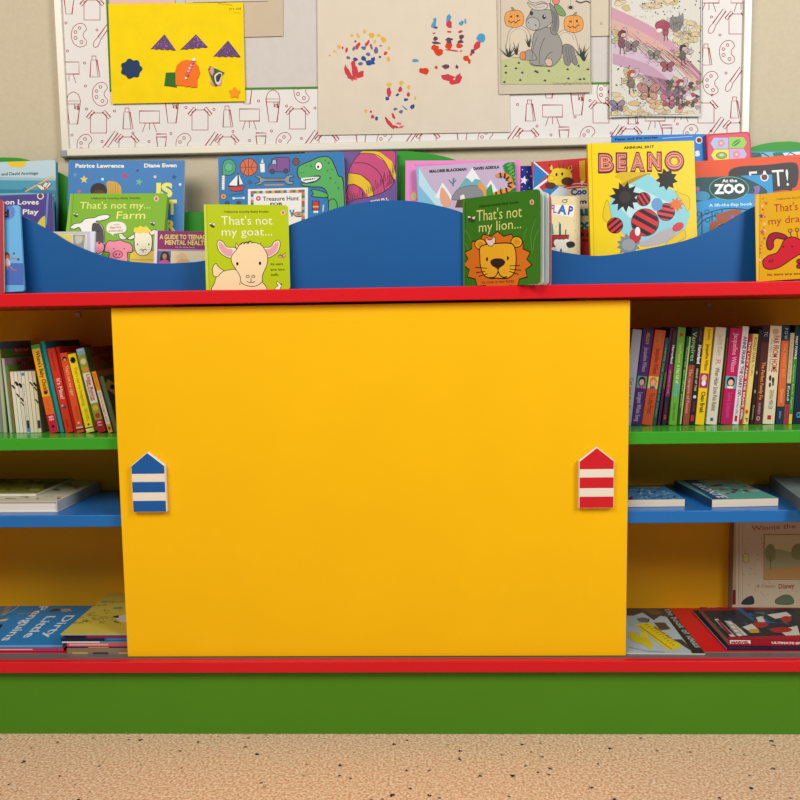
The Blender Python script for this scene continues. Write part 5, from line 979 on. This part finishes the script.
a.p('dcc422', '38 545 70 540 75 560 120 565 150 600 135 620 110 600 60 585 40 570').p('e4d04a', '80 540 120 545 128 570 90 565').t('3a3c38', 'A PICTURE OF THE YEAR', 95, 640, 230, 640, 6, .04).s('7a8a88', 3, '40 610 120 628 200 632'); b.done()
# two comics, one on the other
zt = ZB+.0032
A_ = atz(727, 648.6, zt); C_2 = atz(692, 610, zt)
zd = (C_2-A_); zd.z = 0; hh = zd.length; zd.normalize(); xd = VEC((zd.y, -zd.x, 0))
b = Book(frame(A_, xd, zd), .32, .003, hh, cover='20243c', kind='paper', side='bottom', spine='262a48', pages='efe8dc', back='20243c', label='thin navy comic lying beneath the red-spined comic', group=MB_)
a = b.face('bottom').view(690, 590, 7.273); a.p('efe6da', '520 395 640 400 800 415 800 425 640 412').p('c8303a', '290 395 330 396 330 403 290 402').p('dfe4ea', '640 402 690 405 690 412').e('dfe4ea', 480, 402, 10, 4); b.done()
zt2 = ZB+.0035+.0125
A2 = atz(728.5, 639.8, zt2); C2 = atz(699.2, 607.2, zt2)
zd = (C2-A2); zd.z = 0; hh = zd.length; zd.normalize(); xd = VEC((zd.y, -zd.x, 0))
b = Book(frame(A2, xd, zd), .30, .0125, hh, cover='2a3236', kind='paper', side='bottom', spine='b01c2c', pages='a88a70', back='8a1c28', label='thick comic book with red spine and busy dark cover, lying on the thin one', group=MB_)
a = b.art.view(690, 590, 7.273)
a.p('a01c2c', '60 108 800 88 800 135 90 152').t('e8c8c0', 'SP HQ', 125, 132, 205, 126, 9, .04)
random.seed(17)
for i in range(38): x, y = random.uniform(120, 780), random.uniform(155, 320); a.p(random.choice(['3a5a7a', '24303c', '4a6a6a', '1c2428', '5a5048', '2a4a5a']), [(x, y), (x+random.uniform(20, 70), y+random.uniform(-10, 16)), (x+random.uniform(30, 90), y+random.uniform(12, 30))])
for p in ('480 200 530 190 560 230 500 240', '560 180 700 160 740 190 620 210', '380 270 450 245 500 290 430 300', '640 290 780 260 800 330 700 335', '250 225 300 225 420 330 340 335'): a.p('d4cbb8', p)
for p in ('460 240 540 235 570 255 530 275 480 270', '580 285 680 270 740 285 720 305 620 310', '660 205 700 190 740 205 720 235 680 230'): a.p('b02c24', p, 1)
a.p('2f5a8a', '360 120 470 215 450 225 340 140').p('2f5a8a', '520 190 580 230 640 240 560 245').p('c89a3a', '430 290 490 285 500 310 440 312', 1).op('d8d0c0', '3a1c1c', 4, '175 212 205 210 335 340 290 340').p('8a2c2c', '190 220 212 222 310 325 280 325'); [a.op('d8d0c0', '2a2424', 4, [(260+i*22, 232+i*28), (300+i*22, 230+i*28), (325+i*22, 250+i*28), (285+i*22, 256+i*28)]) for i in range(4)]
a.p('b01c2c', '270 345 800 330 800 365 275 368')
a = b.face('bottom').view(690, 590, 7.273)
a.p('efe8e2', '290 364 440 366 440 391 290 390').t('b01c2c', 'MARVEL', 300, 388, 430, 389, 17, .06).t('efe8e2', 'ULTIMATE SPIDER', 593, 390, 880, 396, 15, .05); b.done()
# storybook standing against the back
a_ = math.radians(2); P = at(735, 500, .2475)
b = Book(frame(VEC((P.x, .2475, ZB+.0003)), VEC((1, 0, 0)), VEC((0, 0, 1))), .24, .03, .262, cover='d8c3a4', spine='9c8872', kind='hard', side='left', rough=.5, pages='d8ccb8', label='large cream storybook standing against the back of the right bottom compartment', group=MB_)
a = b.art.view(620, 510, 4.444)
a.p('b9a287', '488 60 515 60 515 420 488 420').p('7a1f30', '488 355 514 355 514 420 488 420').s('a8604a', 2, '528 60 528 420').t('9a4a34', 'Winnie the', 585, 92, 780, 80, 22, .0).s('b8907a', 1.5, '545 60 545 420')
random.seed(6)
for i in range(60): x, y = random.uniform(550, 790), random.uniform(60, 400); a.e('c8ab8c', x, y, 5, 3, 40)
a.op('cbb489', '9a5a3a', 3, '640 108 820 108 820 308 640 308').p('a9a878', '645 200 700 170 760 185 820 175 820 260 645 265').p('c79a5c', '645 260 820 250 820 304 645 304').p('d8cba0', '645 112 820 112 820 180 760 188 700 172 645 200').e('8f9460', 668, 190, 24, 40).e('8f9460', 790, 185, 30, 36).s('7a6a40', 3, '668 200 668 262')
a.t('a0483a', 'A Classic', 605, 345, 690, 343, 13).t('a0483a', 'Disney', 705, 350, 775, 346, 22, .02).op('6a7a5a', '4a4a40', 2, '690 400 720 380 750 378 770 395 765 418 700 418', 1).op('3a424a', '2a2e34', 2, '540 418 555 395 585 382 595 400 590 418', 1).op('d8cc8a', '8a7a4a', 2, '548 200 560 192 572 205 570 230 552 232', 1)
b.done()

# ------------------------------------------------------------ light
w = bpy.data.worlds.new('world'); SC.world = w; w.use_nodes = True
bg = w.node_tree.nodes['Background']; bg.inputs[0].default_value = (1.0, .95, .88, 1); bg.inputs[1].default_value = .14
def area(name, loc, tgt, sx, sy, power, col):
    l = bpy.data.lights.new(name, 'AREA'); l.shape = 'RECTANGLE'; l.size = sx; l.size_y = sy; l.energy = power; l.color = col
    o = bpy.data.objects.new(name, l); COL.objects.link(o); o.location = loc
    o.rotation_euler = (VEC(tgt)-VEC(loc)).to_track_quat('-Z', 'Y').to_euler()
area('ceiling_light', (-1.2, -2.2, 2.6), (-.5, -.2, .2), 2.0, 1.2, 60, (1, .94, .86))
area('window_light', (1.7, -1.75, 2.15), (.55, .2, .95), .9, 1.3, 43, (.95, .98, 1))
vs = SC.view_settings
vs.view_transform = 'Standard'; vs.look = 'None'; vs.gamma = 1; vs.use_curve_mapping = False; vs.exposure = .32
